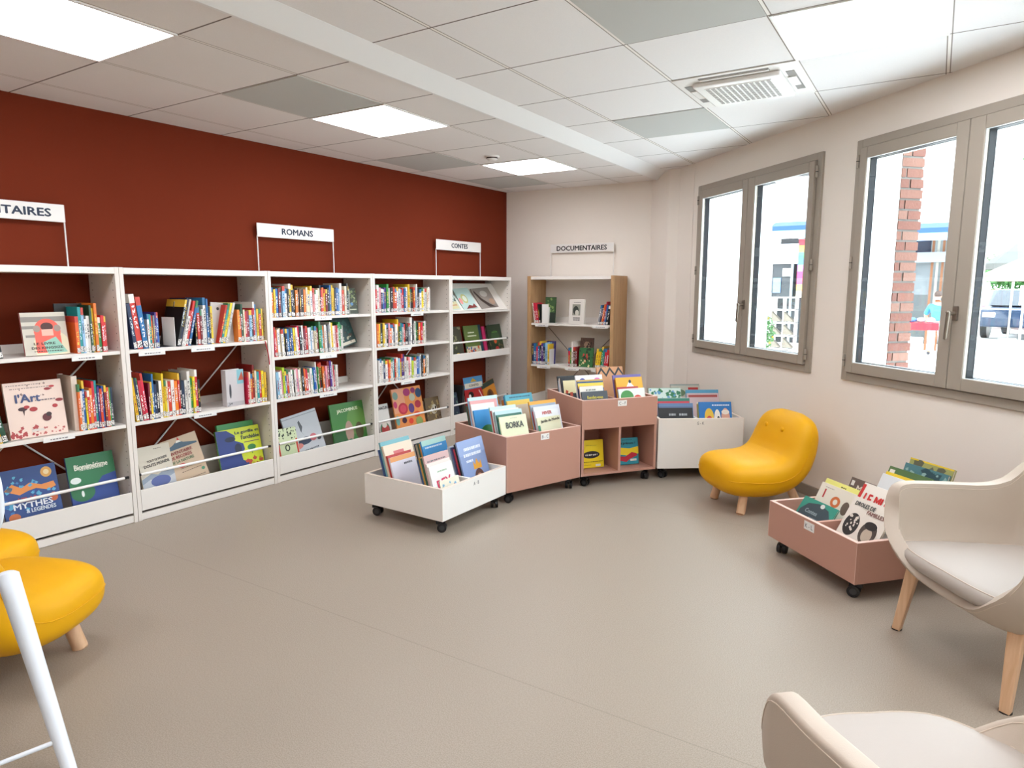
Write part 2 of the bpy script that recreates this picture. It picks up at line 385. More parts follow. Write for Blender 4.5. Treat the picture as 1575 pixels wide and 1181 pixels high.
mb = MB(); mb.box((-.25, T, -.12), (WX[0]+.07, .66, 2.9), M_revealw); o = mb.build('trim_2'); o.location = WA; o.rotation_euler = (0, 0, WIN_ROT); structure(o, 'white rendered outer reveal')
# brick pier outside the second window
def brick_material():
    m = mat('red_brick', '#b06c4e', .9); nt = m.node_tree; b = nt.nodes['Principled BSDF']
    g = nt.nodes.new('ShaderNodeNewGeometry'); tc = nt.nodes.new('ShaderNodeTexCoord')
    cr = nt.nodes.new('ShaderNodeValToRGB'); es = cr.color_ramp.elements; es[0].color = lin('#5a2e22'); es[1].color = lin('#6f4e40')
    e = es.new(.5); e.color = lin('#64392b'); nt.links.new(g.outputs['Random Per Island'], cr.inputs[0])
    n = nt.nodes.new('ShaderNodeTexNoise'); n.inputs['Scale'].default_value = 60; n.inputs['Detail'].default_value = 5; nt.links.new(tc.outputs['Object'], n.inputs['Vector'])
    nt.links.new(mixcol(nt, node_math(nt, 'MULTIPLY', n.outputs['Fac'], .4), cr.outputs[0], lin('#6b5850')), b.inputs['Base Color'])
    bp = nt.nodes.new('ShaderNodeBump'); bp.inputs['Strength'].default_value = .5; bp.inputs['Distance'].default_value = .004
    nt.links.new(n.outputs['Fac'], bp.inputs['Height']); nt.links.new(bp.outputs[0], b.inputs['Normal']); return m
M_brick = brick_material(); M_mortar = mat('grey_mortar', '#67635e', .95, bump=.4)
mb = MB(); bx0, bx1 = WX[1]-.26, WX[1]+.073
mb.box((bx0, T, -.12), (bx1-.006, .392, 2.75), M_mortar)
z = -.1; k = 0
while z < 2.7:
    e = random.uniform(-.004, .004); cut = T+.004+(.075 if k % 2 else .0)
    spans = [(T+.002, .40+e)] if k % 3 == 0 else [(T+.002, .30), (.31, .402+e)] if k % 3 == 1 else [(T+.002, .272), (.282, .398+e)]
    for y0, y1 in spans: mb.box((bx1-.05, y0, z), (bx1+random.uniform(-.002, .003), y1, z+.048), M_brick)
    mb.box((bx0, .30, z), (bx1-.06, .40+e, z+.048), M_brick)
    z += .060; k += 1
o = mb.build('trim_3'); o.location = WA; o.rotation_euler = (0, 0, WIN_ROT); structure(o, 'pier of thin red bricks outside the window')

# skirting, coved lino in the floor colour
M_skirt = mat('skirting_lino', '#968c80', .5)
mb = MB(); mb.box((0, -.012, 0), (7.2, 0, .075), M_skirt); o = mb.build('baseboard_right', bevel=.003); o.location = WA; o.rotation_euler = (0, 0, WIN_ROT); structure(o, 'beige coved skirting under the windows')
mb = MB(); mb.box((0, -.012, 0), (1.6, 0, .075), M_skirt); o = mb.build('baseboard_back'); o.location = BK0; o.rotation_euler = (0, 0, BACK_ROT); structure(o, 'beige skirting on the back wall')

# windows
def ring(mb, x0, z0, x1, z1, b, y0, y1, mt):
    mb.box((x0, y0, z0), (x0+b, y1, z1), mt); mb.box((x1-b, y0, z0), (x1, y1, z1), mt)
    mb.box((x0+b, y0, z0), (x1-b, y1, z0+b), mt); mb.box((x0+b, y0, z1-b), (x1-b, y1, z1), mt)
def sash(mb, x0, z0, x1, z1, gx0, gz0, gx1, gz1, y0, y1, mt):
    mb.box((x0, y0, z0), (gx0, y1, z1), mt); mb.box((gx1, y0, z0), (x1, y1, z1), mt)
    mb.box((gx0, y0, z0), (gx1, y1, gz0), mt); mb.box((gx0, y0, gz1), (gx1, y1, z1), mt)
for n, x in enumerate(WX):
    e = frame_obj('window_%d' % (n+1), on_win(x), WIN_ROT); e['kind'] = 'structure'
    if n < 2: e['label'] = ('taupe double casement window farther from the armchairs', 'large taupe double casement window beside the armchairs')[n]
    mb = MB(); ring(mb, 0, WZ0, WW, WZ1, .046, -.016, .07, M_frame); mb.build('window_frame', e, bevel=.003)
    g = [(.102, .677), (.83, 1.413)]; sx = [(.050, .746), (.750, 1.465)]
    for q in range(2):
        s_ = bpy.data.objects.new('window_sash', None); C.objects.link(s_); s_.parent = e
        mb = MB(); sash(mb, sx[q][0], WZ0+.05, sx[q][1], WZ1-.05, g[q][0], WZ0+.112, g[q][1], WZ1-.112, -.034, -.006, M_frame)
        mb.build('sash_frame', s_, bevel=.004)
        mb = MB(); mb.box((g[q][0]-.004, -.020, WZ0+.108), (g[q][1]+.004, -.016, WZ1-.108), M_glass); mb.build('glass_pane', s_)
        mb = MB(); ring(mb, g[q][0]-.002, WZ0+.110, g[q][1]+.002, WZ1-.110, .004, -.027, -.020, M_spacer)
        ring(mb, g[q][0]-.03, WZ0+.082, g[q][1]+.03, WZ1-.082, .032, -.006, .034, M_framed); ring(mb, g[q][0]-.03, WZ0+.082, g[q][1]+.03, WZ1-.082, .034, .034, .040, M_spacer); mb.build('gasket', s_)
    for q, hx in enumerate((.030, 1.485)):
        for hz in (WZ0+.12, (WZ0+WZ1)/2, WZ1-.12):
            mb = MB(); mb.tube((hx, -.03, hz-.035), (hx, -.03, hz+.035), .008, .008, M_frame, 10); mb.tube((hx, -.03, hz-.002), (hx, -.03, hz+.002), .009, .009, M_dark, 10)
            mb.build('hinge', e)
    mb = MB(); hx, hz = .768, 1.235
    mb.box((hx-.014, -.044, hz-.035), (hx+.014, -.034, hz+.035), M_handle); mb.tube((hx, -.04, hz), (hx, -.088, hz), .009, .009, M_handle)
    mb.tube((hx, -.082, hz+.006), (hx, -.088, hz-.12), .0115, .009, M_handle); mb.ball((hx, -.088, hz-.12), .009, M_handle); mb.ball((hx, -.084, hz+.006), .0115, M_handle)
    mb.build('window_handle', e, bevel=.003)

# ================================================================= CEILING FITTINGS
def ceiling_lamp(x, y, z, label):
    t = thing('ceiling_light', label, 'ceiling light', (x, y, z), 0, 'square light panels in the ceiling')
    mb = MB(); ring_pts = .3
    for a, b in (((-.3, -.3), (.3, -.288)), ((-.3, .288), (.3, .3)), ((-.3, -.288), (-.288, .288)), ((.288, -.288), (.3, .288))):
        mb.box((a[0], a[1], -.006), (b[0], b[1], .01), M_metalw)
    mb.build('frame', t)
    mb = MB(); mb.box((-.288, -.288, -.003), (.288, .288, .01), M_lamp); mb.build('diffuser', t)
lx, ly = -2.673-.3, 1.7132
for i, lb in ((-4, 'light panel over the shelf side, behind the camera'), (-1, 'large glowing light panel at the picture corner over the brick red wall'), (2, 'square glowing light panel in the middle of the shelf-side ceiling'), (5, 'small distant light panel next to the smoke detector')):
    ceiling_lamp(lx, ly+.6*i+.3, HL, lb)
rx, ry = -1.8347+.6*2+.3, 2.2873
for i, j, lb in ((1, 0, 'glowing light panel beside the ceiling air conditioner, above the windows'), (-2, 0, 'light panel over the armchairs behind the camera'), (-5, 0, 'light panel at the rear of the room'), (-2, 3, 'light panel over the side of the room'), (-5, 3, 'light panel in the rear corner')):
    ceiling_lamp(rx+.6*j, ry+.6*i+.3, H, lb)
for (x0, y0, i, j, z, lb) in ((-2.673, 1.7132, 1, -1, HL, 'grey ceiling tile touching the middle light panel'), (-2.673, 1.7132, 4, -2, HL, 'grey ceiling tile near the smoke detector'),
                       (-2.673, 1.7132, 6, -2, HL, 'farthest grey ceiling tile, beyond the small distant light panel'), (-1.8347, 2.2873, 0, 1, H, 'large grey-green ceiling tile above the window side'),
                       (-1.8347, 2.2873, 3, 0, H, 'grey-green ceiling tile beyond the air conditioner')):
    mb = MB(); mb.box((-.292, -.292, -.003), (.292, .292, .01), M_ceilgrey)
    o = mb.build('ceiling_tile'); o.location = (x0+.6*j+.3, y0+.6*i+.3, z); tag(o, lb, 'ceiling tile', 'grey tiles in the white ceiling')
# smoke detector
t = thing('smoke_detector', 'round white smoke detector on the ceiling', 'smoke detector', (-2.996, 4.47, HL))
mb = MB(); mb.tube((0, 0, -.012), (0, 0, 0), .055, .058, M_metalw, 28); mb.build('base', t)
mb = MB(); mb.tube((0, 0, -.034), (0, 0, -.02), .028, .045, M_metalw, 28); mb.tube((0, 0, -.02), (0, 0, -.012), .045, .045, M_dark, 28); mb.build('sensor_head', t)
# air conditioner cassette
t = thing('air_conditioner', 'white square ceiling air conditioner with slotted grille', 'air conditioner', (-.9347, 3.787, H))
mb = MB(); mb.box((-.298, -.298, -.006), (.298, .298, .02), M_metalw); mb.build('cover_plate', t, bevel=.003)
mb = MB(); mb.box((-.215, -.215, -.03), (.215, .215, -.006), M_metalw); mb.build('grille_frame', t, bevel=.008)
M_gslot = mat('grille_slots', '#77736e', .7)
mb = MB(); mb.box((-.165, -.165, -.0325), (.165, .165, -.03), M_metalw)
nsl = 15
for q in range(nsl):
    yy = -.15+.3*q/(nsl-1)
    for p_ in range(12):
        xx = -.15+.3*p_/11
        mb.box((xx-.0105, yy-.0055, -.0335), (xx+.0075, yy+.0035, -.0322), M_gslot)
mb.build('grille', t)
for sx_, sy_, a, b in ((0, 1, .17, .02), (0, -1, .17, .02), (1, 0, .02, .17), (-1, 0, .02, .17)):
    mb = MB(); cx, cy = sx_*.25, sy_*.25
    mb.box((cx-a, cy-b, -.008), (cx+a, cy+b, -.0055), mat('air_slot_dark', '#8f8c88', .7)); ax, ay = cx-sx_*.006, cy-sy_*.006
    mb.box((ax-a*.98, ay-b*.45, -.012), (ax+a*.98, ay+b*.45, -.007), M_metalw); mb.build('air_vane', t)

# ================================================================= BOOKCASES
BAYP = .9484; T0 = 2.0388; DEP = .328; SHH = 1.466
BAYN = ['first bookcase', 'second bookcase', 'ROMANS bookcase', 'fourth bookcase', 'CONTES bookcase']
def bay_frame(k): return on_red(T0+(k-1)*BAYP, 0, 0)
SHELVES = [[1.003, .582], [1.003, .585], [1.153, .883, .589], [1.158, .88, .59], [1.142]]
bays = []
for k in range(5):
    lb = ['white open bookcase cut by the picture edge, holding the art books', 'white bookcase with a red ribbon, second from the picture edge', 'white bookcase full of novels under the ROMANS sign',
          'white bookcase of novels between the ROMANS and CONTES bookcases', 'white end bookcase under the CONTES sign'][k]
    t = thing('bookcase', lb, 'bookcase', bay_frame(k), RED_ROT, 'white bookcases along the red wall'); bays.append(t)
    W = BAYP-.002
    for x in (0, W-.022):
        mb = MB(); mb.box((x, -DEP, 0), (x+.022, -.012, SHH), M_panel); mb.build('side_panel', t, bevel=.0015)
    mb = MB(); mb.box((.022, -DEP, SHH-.036), (W-.022, -.012, SHH-.002), M_white); mb.build('top_panel', t, bevel=.0015)
    for z in SHELVES[k]:
        mb = MB(); mb.box((.023, -DEP+.006, z-.02), (W-.023, -.02, z), M_white); mb.box((.023, -.028, z), (W-.023, -.022, z+.05), M_white); mb.build('shelf', t, bevel=.0015)
    mb = MB(); mb.box((.022, -DEP+.006, .002), (W-.022, -DEP+.026, .043), M_white); mb.build('plinth', t, bevel=.0015)
    mb = MB(); mb.box((.024, -DEP+.012, .058), (W-.024, -.02, .072), M_white); mb.box((.024, -DEP+.002, .058), (W-.024, -DEP+.014, .182), M_white)
    mb.box((.024, -.034, .07), (W-.024, -.022, .30), M_white)
    mb.build('display_tray', t, bevel=.002)
    def rod(z, yy=-DEP+.03):
        o = MB(); o.tube((.045, yy, z), (W-.045, yy, z), .0085, .0085, M_metalw, 12); r = o.build('retaining_rod', t)
        for x0, x1 in ((.022, .046), (W-.046, W-.022)):
            o = MB(); o.tube((x0, yy, z), (x1, yy, z), .0095, .0075, M_black, 12); o.build('end_cap', r)
    rod(.268)
    if k == 4:
        mb = MB(); mb.box((.024, -DEP+.012, .684), (W-.024, -.02, .698), M_white); mb.box((.024, -DEP+.002, .684), (W-.024, -DEP+.014, .750), M_white); mb.build('display_tray', t, bevel=.002)
        rod(.85)
        mb = MB(); mb.add([(.024, -DEP+.03, 1.146), (W-.024, -DEP+.03, 1.146), (W-.024, -.09, 1.40), (.024, -.09, 1.40), (.024, -DEP+.045, 1.142), (W-.024, -DEP+.045, 1.142), (W-.024, -.075, 1.396), (.024, -.075, 1.396)],
                          [(0, 1, 2, 3), (7, 6, 5, 4), (0, 4, 5, 1), (1, 5, 6, 2), (2, 6, 7, 3), (3, 7, 4, 0)], M_white); mb.build('sloping_display', t)
    if k in (1, 3, 0):
        for a, b in (((.03, .12), (W-.03, .98)), ((W-.03, .12), (.03, .98))):
            mb = MB(); mb.tube((a[0], -.017, a[1]), (b[0], -.014, b[1]), .005, .005, M_metalw, 8); mb.build('cross_brace', t)

# wooden bookcase on the back wall
WX0 = .462; WWD = .935
t = thing('bookcase', 'wooden bookcase with pale shelves under the DOCUMENTAIRES sign', 'bookcase', BK0+BD*WX0, BACK_ROT)
bw = t
for x in (0, WWD-.035):
    mb = MB(); mb.box((x, -.36, 0), (x+.035, -.02, 1.475), M_oak); mb.build('side_panel', t, bevel=.002)
mb = MB(); mb.box((.035, -.35, 1.44), (WWD-.035, -.02, 1.470), M_white); mb.build('top_panel', t, bevel=.0015)
for z in (1.005, .585):
    mb = MB(); mb.box((.036, -.34, z-.02), (WWD-.036, -.03, z), M_white); mb.box((.036, -.036, z), (WWD-.036, -.03, z+.055), M_white); mb.build('shelf', t, bevel=.0015)
for a, b in (((.04, .12), (WWD-.04, .98)), ((WWD-.04, .12), (.04, .98))):
    mb = MB(); mb.tube((a[0], -.025, a[1]), (b[0], -.023, b[1]), .004, .004, mat('thin_grey_wire', '#8b8178', .5), 8); mb.build('cross_brace', t)
mb = MB(); mb.box((.036, -.36, .06), (WWD-.036, -.03, .075), M_white); mb.box((.036, -.372, .06), (WWD-.036, -.36, .20), M_white)
for x in (.036, WWD-.048): mb.slab([(x, .075), (x+.012, .075), (x+.012, .27), (x, .27)], -.36, -.03, M_white)
mb.build('display_tray', t, bevel=.002)

# ---------------- hanging signs over the bookcases
M_ink = mat('navy_sign_ink', '#1f2d44', .5)
def sign(loc, rot, wid, word, label, ww, zb=1.705, zt=1.80, foot=1.464, wh=.042, ink=M_ink, y=-.035, cx=None):
    t = thing('shelf_sign', label, 'sign', loc, rot, 'signs standing on the bookcases')
    mb = MB(); mb.box((0, y-.006, zb), (wid, y, zt), M_metalw); mb.build('sign_panel', t, bevel=.003)
    for x in (.004, wid-.004):
        mb = MB(); mb.tube((x, y+.002, foot), (x, y+.002, zb+.01), .0042, .0042, M_metalw, 8); mb.build('post', t)
    text(word, (wid*.5 if cx is None else cx), (zb+zt)/2, ww, wh, ink, t, y=y-.0075, name='lettering', bold=.006)
sign(on_red(T0+BAYP+.135), RED_ROT, .685, 'ROMANS', 'white sign reading ROMANS on thin posts', .275, 1.712, 1.808)
sign(on_red(T0+3*BAYP+.135), RED_ROT, .685, 'CONTES', 'small white sign reading CONTES on thin posts', .245, 1.712, 1.808)
sign(on_red(T0-BAYP+.135-.055), RED_ROT, .74, 'DOCUMENTAIRES', 'white sign cut by the picture edge, ending in TAIRES', .60, 1.712, 1.808)
sign(BK0+BD*.555, BACK_ROT, .70, 'DOCUMENTAIRES', 'white sign reading DOCUMENTAIRES above the wooden bookcase', .55, 1.715, 1.80, 1.470, .046, mat('black_sign_ink', '#26282b', .5))

# ---------------- books
def unit_book_meshes():
    e = .07
    mb = MB(); mb.box((0, .012, 0), (e, 1, 1), M_page); mb.box((1-e, .012, 0), (1, 1, 1), M_page); mb.box((0, 0, 0), (1, .012, 1), M_page)
    a = mb.build('cover'); ca = a.data
    mb = MB(); mb.box((e, .013, .015), (1-e, .975, .985), M_page); p = mb.build('page_block'); pa = p.data
    mb = MB(); mb.box((.04, -.0035, .025), (.96, .0, .15), M_sticker); l = mb.build('spine_label'); la = l.data
    for o in (a, p, l): bpy.data.objects.remove(o)
    return ca, pa, la
UB = unit_book_meshes()
def spine_book(frame, rot, x, y, z, th, d, h, code, label, group, lean=0, sticker=True):
    """spine towards the room; frame local x along shelf, -y towards the room; lean>0 tilts the top towards +x"""
    q = Matrix.Rotation(rot, 4, 'Z') @ Matrix.Translation((x, y, z)) @ Matrix.Rotation(lean, 4, 'Y')
    t = thing('book', label, 'book', (0, 0, 0), 0, group)
    t.matrix_world = Matrix.Translation(frame) @ q @ Matrix.Diagonal((th, d, h, 1))
    for nm, me in (('cover', UB[0]), ('page_block', UB[1])) + ((('spine_label', UB[2]),) if sticker else ()):
        o = bpy.data.objects.new(nm, me); C.objects.link(o); o.parent = t
        if nm == 'cover': o.material_slots[0].link = 'OBJECT'; o.material_slots[0].material = SP[code]
    return t
ORD = lambda n: str(n)+('th' if 10 <= n % 100 <= 20 else {1: 'st', 2: 'nd', 3: 'rd'}.get(n % 10, 'th'))
def row(frame, rot, z, x0, x1, codes, where, front=-.318, lean=0, hn=.205, ht=.27, thick=None, start=1, depth=.15):
    """one run of books; upper case = tall book; lean in degrees for the run"""
    n = len(codes); rnd = [random.uniform(.7, 1.35) for _ in codes]; tot = sum(rnd); x = x0
    la = R(lean)
    for i, c in enumerate(codes):
        th = (x1-x0)*rnd[i]/tot; tall = c.isupper(); h = (ht if tall else hn)*random.uniform(.94, 1.05); c_ = c.lower()
        a = la; cosl = math.cos(a); tth = th*cosl*.93
        lbl = '%s%s book, %s spine on the %s' % ('tall ' if tall else '', CN[c_], ORD(start+i), where)
        zz = z + (tth*abs(math.sin(a)) if a > 0 else 0) + .0005
        spine_book(frame, rot, x, front+random.uniform(0, .012), zz, tth, (depth+(.05 if tall else 0))*random.uniform(.9, 1.05), h, c_, lbl, 'books on the '+where, a)
        x += th
    return start+n
def bookend(frame, rot, x, z, label, y=-.30, h=.16, flip=1, w=.14):
    t = MB(); t.box((0, 0, 0), (.003, w, h), M_metalw); t.box((0, 0, 0), (flip*.09, w, .002), M_metalw)
    o = t.build('bookend', bevel=.001); o.matrix_world = Matrix.Translation(frame) @ Matrix.Rotation(rot, 4, 'Z') @ Matrix.Translation((x, y, z))
    tag(o, label, 'bookend', 'white metal bookends')
def L(k, t): return t-(T0+(k-1)*BAYP)                # along-wall position -> local to bay k
P = [bay_frame(k) for k in range(5)]
# first bookcase
row(P[0], RED_ROT, 1.0035, L(0, 1.80), L(0, 1.957), 'oTLwwDYOgrr', 'top shelf of the '+BAYN[0], ht=.255, hn=.19, lean=0)
row(P[0], RED_ROT, 1.0035, L(0, 1.40), L(0, 1.47), 'snk', 'top shelf end of the first bookcase', ht=.25, lean=-8)
row(P[0], RED_ROT, .5825, L(0, 1.785), L(0, 1.960), 'OwByroRTvrbmrgn', 'middle shelf of the '+BAYN[0], ht=.27, hn=.225)
row(P[0], RED_ROT, .5825, L(0, 1.385), L(0, 1.452), 'rgyd', 'middle shelf beside the splashed art cover', lean=-10, hn=.24)
# second
n = row(P[1], RED_ROT, 1.0035, L(1, 2.098), L(1, 2.178), 'nRB', 'top shelf of the second bookcase', lean=-6, ht=.30, hn=.26)
n = row(P[1], RED_ROT, 1.0035, L(1, 2.180), L(1, 2.245), 'wtosvb', 'top shelf of the second bookcase', hn=.2, start=n)
bookend(P[1], RED_ROT, L(1, 2.246), 1.0035, 'white bookend closing the first run on the second bookcase top shelf')
bookend(P[1], RED_ROT, L(1, 2.335), 1.0035, 'white bookend standing alone before the leaning books', flip=-1, y=-.315, h=.175)
n = row(P[1], RED_ROT, 1.0035, L(1, 2.345), L(1, 2.43), 'KNEwRB', 'top shelf of the second bookcase', lean=14, ht=.28, hn=.21, start=n)
n = row(P[1], RED_ROT, 1.0035, L(1, 2.470), L(1, 2.585), 'krmeWBky', 'top shelf of the second bookcase', ht=.29, hn=.225, start=n)
n = row(P[1], RED_ROT, 1.0035, L(1, 2.620), L(1, 2.680), 'RTYE', 'top shelf of the second bookcase', lean=15, ht=.262, start=n)
n = row(P[1], RED_ROT, 1.0035, L(1, 2.752), L(1, 2.940), 'orDcrmlkRLyryr'[:13], 'top shelf of the second bookcase', ht=.25, hn=.205, start=n)
n = row(P[1], RED_ROT, .5855, L(1, 2.078), L(1, 2.152), 'ynwrR', 'middle shelf of the second bookcase', lean=-5, hn=.25, ht=.28)
n = row(P[1], RED_ROT, .5855, L(1, 2.153), L(1, 2.470), 'myBnkwYycrwoRKnwWgyRk', 'middle shelf of the second bookcase', hn=.215, ht=.262, start=n)
bookend(P[1], RED_ROT, L(1, 2.472), .5855, 'white bookend closing the long run on the second bookcase middle shelf', flip=-1)
n = row(P[1], RED_ROT, .5855, L(1, 2.800), L(1, 2.943), 'rcrMctryy', 'middle shelf of the second bookcase', hn=.21, ht=.26, start=n)
# third, fourth
row(P[2], RED_ROT, 1.1535, L(2, 3.016), L(2, 3.70), 'oybmlLwkYNkouukoccWpwwcKroymkBYynblWrCKD', 'top shelf of the ROMANS bookcase', hn=.195, ht=.225, depth=.13)
row(P[2], RED_ROT, .8835, L(2, 3.025), L(2, 3.625), 'rowhwknbnbywrkwmrwlwcmGtowssWYwprwGw', 'middle shelf of the ROMANS bookcase', hn=.195, ht=.22, lean=-2, depth=.13)
row(P[2], RED_ROT, .5895, L(2, 3.030), L(2, 3.565), 'lwpIbrwwkwpwhkorwwtbWgRKolpMVWrww', 'lower shelf of the ROMANS bookcase', hn=.19, ht=.22, lean=-3, depth=.13)
row(P[3], RED_ROT, 1.1585, L(3, 3.972), L(3, 4.615), 'rWpnbvGwkrrweprbwYskrlWkwywecw', 'top shelf of the fourth bookcase', hn=.195, ht=.22, depth=.13)
row(P[3], RED_ROT, .8805, L(3, 3.980), L(3, 4.555), 'oykywkpownwYdterknsWKwgkorcw', 'middle shelf of the fourth bookcase', hn=.185, ht=.22, depth=.13)
row(P[3], RED_ROT, .5905, L(3, 3.985), L(3, 4.585), 'wwwnwrowtrclyVVwwpwiwwblwkokcw', 'lower shelf of the fourth bookcase', hn=.185, ht=.215, depth=.13)
for k, x, z, lb in ((2, 3.705, 1.1535, 'top shelf of the ROMANS bookcase'), (2, 3.628, .8835, 'middle shelf of the ROMANS bookcase'), (2, 3.568, .5895, 'lower shelf of the ROMANS bookcase'),
                    (3, 4.62, 1.1585, 'top shelf of the fourth bookcase'), (3, 4.559, .8805, 'middle shelf of the fourth bookcase'), (3, 4.589, .5905, 'lower shelf of the fourth bookcase')):
    bookend(P[k], RED_ROT, L(k, x), z, 'white bookend at the end of the '+lb, flip=1, h=.19, y=-.31)
# wooden bookcase
BWF = BK0.copy()
row(BWF, BACK_ROT, 1.0055, .525, .60, 'wrrk', 'top shelf of the wooden bookcase', front=-.335, lean=-7, hn=.2)
row(BWF, BACK_ROT, 1.0055, 1.22, 1.325, 'snoRbk', 'top wooden bookcase shelf, leaning run', front=-.335, lean=10, hn=.19, ht=.215)
row(BWF, BACK_ROT, .5855, .505, .70, 'nbrbKvnly', 'lower wooden bookcase shelf, first run', front=-.335, hn=.22, ht=.235)
row(BWF, BACK_ROT, .5855, .915, 1.01, 'rgWum', 'lower wooden bookcase shelf, middle run', front=-.335, hn=.19, ht=.26)
row(BWF, BACK_ROT, .5855, 1.20, 1.335, 'yyGtrr', 'lower wooden bookcase shelf, last run', front=-.335, lean=6, hn=.19, ht=.205)
bookend(BWF, BACK_ROT, .705, .5855, 'white bookend on the lower shelf of the wooden bookcase', y=-.335)

# shelf edge labels
def shelf_label(frame, rot, x0, x1, z, label, words, y=-.3285, h=.026):
    t = thing('shelf_label', label, 'label holder', frame, rot, 'white label strips clipped to shelf edges')
    mb = MB(); mb.box((x0, y-.003, z-h), (x1, y, z), M_metalw); mb.build('holder', t, bevel=.001)
    if words: text(words, (x0+x1)/2, z-h/2, (x1-x0)*.3, h*.45, flat('#6b6a70'), t, y=y-.004, name='lettering'); return
    mb = MB(); x = x0+(x1-x0)*.22                    # the words are too small to read: short grey dashes
    while x < x0+(x1-x0)*.75:
        l = random.uniform(.006, .014); mb.box((x, y-.0036, z-h*.62), (x+l, y-.003, z-h*.42), flat('#6b6a70')); x += l+.004
    mb.build('lettering', t)
for k, a, b, z, w_, s_ in ((0, 1.763, 1.914, .992, '', 'top shelf of the first bookcase'), (0, 1.595, 1.744, .580, '', 'middle shelf of the first bookcase'), (1, 2.109, 2.262, .991, '', 'near end of the second bookcase top shelf'),
                       (1, 2.422, 2.575, .991, '', 'middle of the second bookcase top shelf'), (1, 2.411, 2.561, .578, '', 'second bookcase middle shelf'), (2, 3.358, 3.513, 1.147, 'B > C', 'ROMANS bookcase top shelf'),
                       (2, 3.391, 3.548, .866, 'C > D', 'ROMANS bookcase middle shelf'), (2, 3.377, 3.536, .580, '', 'ROMANS bookcase lower shelf'), (3, 4.356, 4.509, 1.147, '', 'fourth bookcase top shelf'),
                       (3, 4.192, 4.348, .864, '', 'fourth bookcase middle shelf'), (3, 4.222, 4.387, .576, '', 'fourth bookcase lower shelf')):
    shelf_label(P[k], RED_ROT, L(k, a), L(k, b), z, 'white label strip on the '+s_, w_)
for a, b, z, s_ in ((.545, .693, .998, 'beneath the cover with the bookend'), (1.174, 1.336, .998, 'beneath the leaning books'), (.57, .719, .575, 'under the first lower run'), (.887, 1.037, .572, 'under the middle lower run'), (1.169, 1.359, .572, 'under the last lower run')):
    shelf_label(BWF, BACK_ROT, a, b, z, 'white label strip on the wooden bookcase '+s_, '', y=-.3405)
# red ribbon hanging from the second bookcase
o = MB(); pts = [on_red(2.937, .335, 1.0), on_red(2.942, .337, .97), on_red(2.952, .337, .93), on_red(2.958, .338, .88), on_red(2.96, .338, .84)]
for p, q in zip(pts, pts[1:]): o.tube(p, q, .0035, .0035, flat('#b3202a'), 6)
tag(o.build('bookmark_ribbon'), 'thin red ribbon hanging down the edge of the second bookcase', 'ribbon')

# ---------------- books showing their front cover
def draw(parent, w, h, shapes, off=0.0):
    """flat printed artwork on the front cover (y = 0 plane, normalised coordinates)"""
    mb = MB(); k = 0; any_ = False
    for s in shapes:
        y = off-.0004-.00012*k; k += 1
        if s[0] == 't': continue
        any_ = True; mt = flat(s[-1])
        if s[0] == 'r': pts = [(s[1], s[2]), (s[3], s[2]), (s[3], s[4]), (s[1], s[4])]
        elif s[0] == 'e': pts = [(s[1]+s[3]*math.cos(a*math.pi/12), s[2]+s[4]*math.sin(a*math.pi/12)) for a in range(24)]
        elif s[0] == 'p': pts = s[1]
        elif s[0] == 'n':                            # scattered marks: ('n', count, x0, z0, x1, z1, size, seed, colour)
            rg = random.Random(s[7])
            for q in range(s[1]):
                cx, cz, r_ = rg.uniform(s[2], s[4]), rg.uniform(s[3], s[5]), s[6]*rg.uniform(.4, 1.2); ph = rg.uniform(0, 6)
                pp = [(min(1, max(0, cx+r_*(1+.35*math.sin(3*a+ph))*math.cos(a*math.pi/4+ph))), min(1, max(0, cz+r_*w/h*(1+.35*math.cos(2*a))*math.sin(a*math.pi/4+ph)))) for a in range(8)]
                mb.add([(x*w, y-.00002*q, z*h) for x, z in pp], [tuple(range(8))], mt)
            continue
        elif s[0] == 'm':                            # small lines of lettering: ('m', x0, z, x1, height, colour)
            x = s[1]
            rg = random.Random(int(s[2]*1000))
            while x < s[3]-.02:
                l = rg.uniform(.015, .05); mb.add([(x*w, y, s[2]*h), (min(x+l, s[3])*w, y, s[2]*h), (min(x+l, s[3])*w, y, (s[2]+s[4])*h), (x*w, y, (s[2]+s[4])*h)], [(0, 1, 2, 3)], mt); x += l+.014
            continue
        n = len(pts); pts = [(min(1, max(0, x)), min(1, max(0, z))) for x, z in pts]
        mb.add([(x*w, y, z*h) for x, z in pts], [tuple(range(n))], mt)
    if any_: mb.build('cover_print', parent)
    k = 0
    for s in shapes:
        if s[0] == 't':
            text(s[1], s[2]*w, s[3]*h, s[4]*w, s[5]*h, flat(s[6]), parent, y=off-.0026, name='title', rot=s[7] if len(s) > 7 else 0, bold=.005)
def cover_book(frame, rot, x, y, z, w, h, th, col, shapes, label, lean=0, roll=0, group=None, spine=None, cat='book'):
    """front cover towards -y of the frame; lean>0 tips the top back"""
    t = thing('picture_book', label, cat, (0, 0, 0), 0, group)
    t.matrix_world = Matrix.Translation(frame) @ Matrix.Rotation(rot, 4, 'Z') @ Matrix.Translation((x, y, z+th*math.sin(R(lean)))) @ Matrix.Rotation(R(-lean), 4, 'X') @ Matrix.Rotation(R(roll), 4, 'Y')
    c = flat(col); sp = flat(spine or col); b = .002
    mb = MB(); mb.box((0, 0, 0), (w, b, h), c); mb.box((0, th-b, 0), (w, th, h), c); mb.box((0, b, 0), (b, th-b, h), sp); mb.build('cover', t, bevel=.0006, seg=1)
    mb = MB(); mb.box((b, b+.0002, .004), (w-.004, th-b-.0002, h-.004), M_page); mb.build('page_block', t)
    if shapes: draw(t, w, h, shapes)
    return t
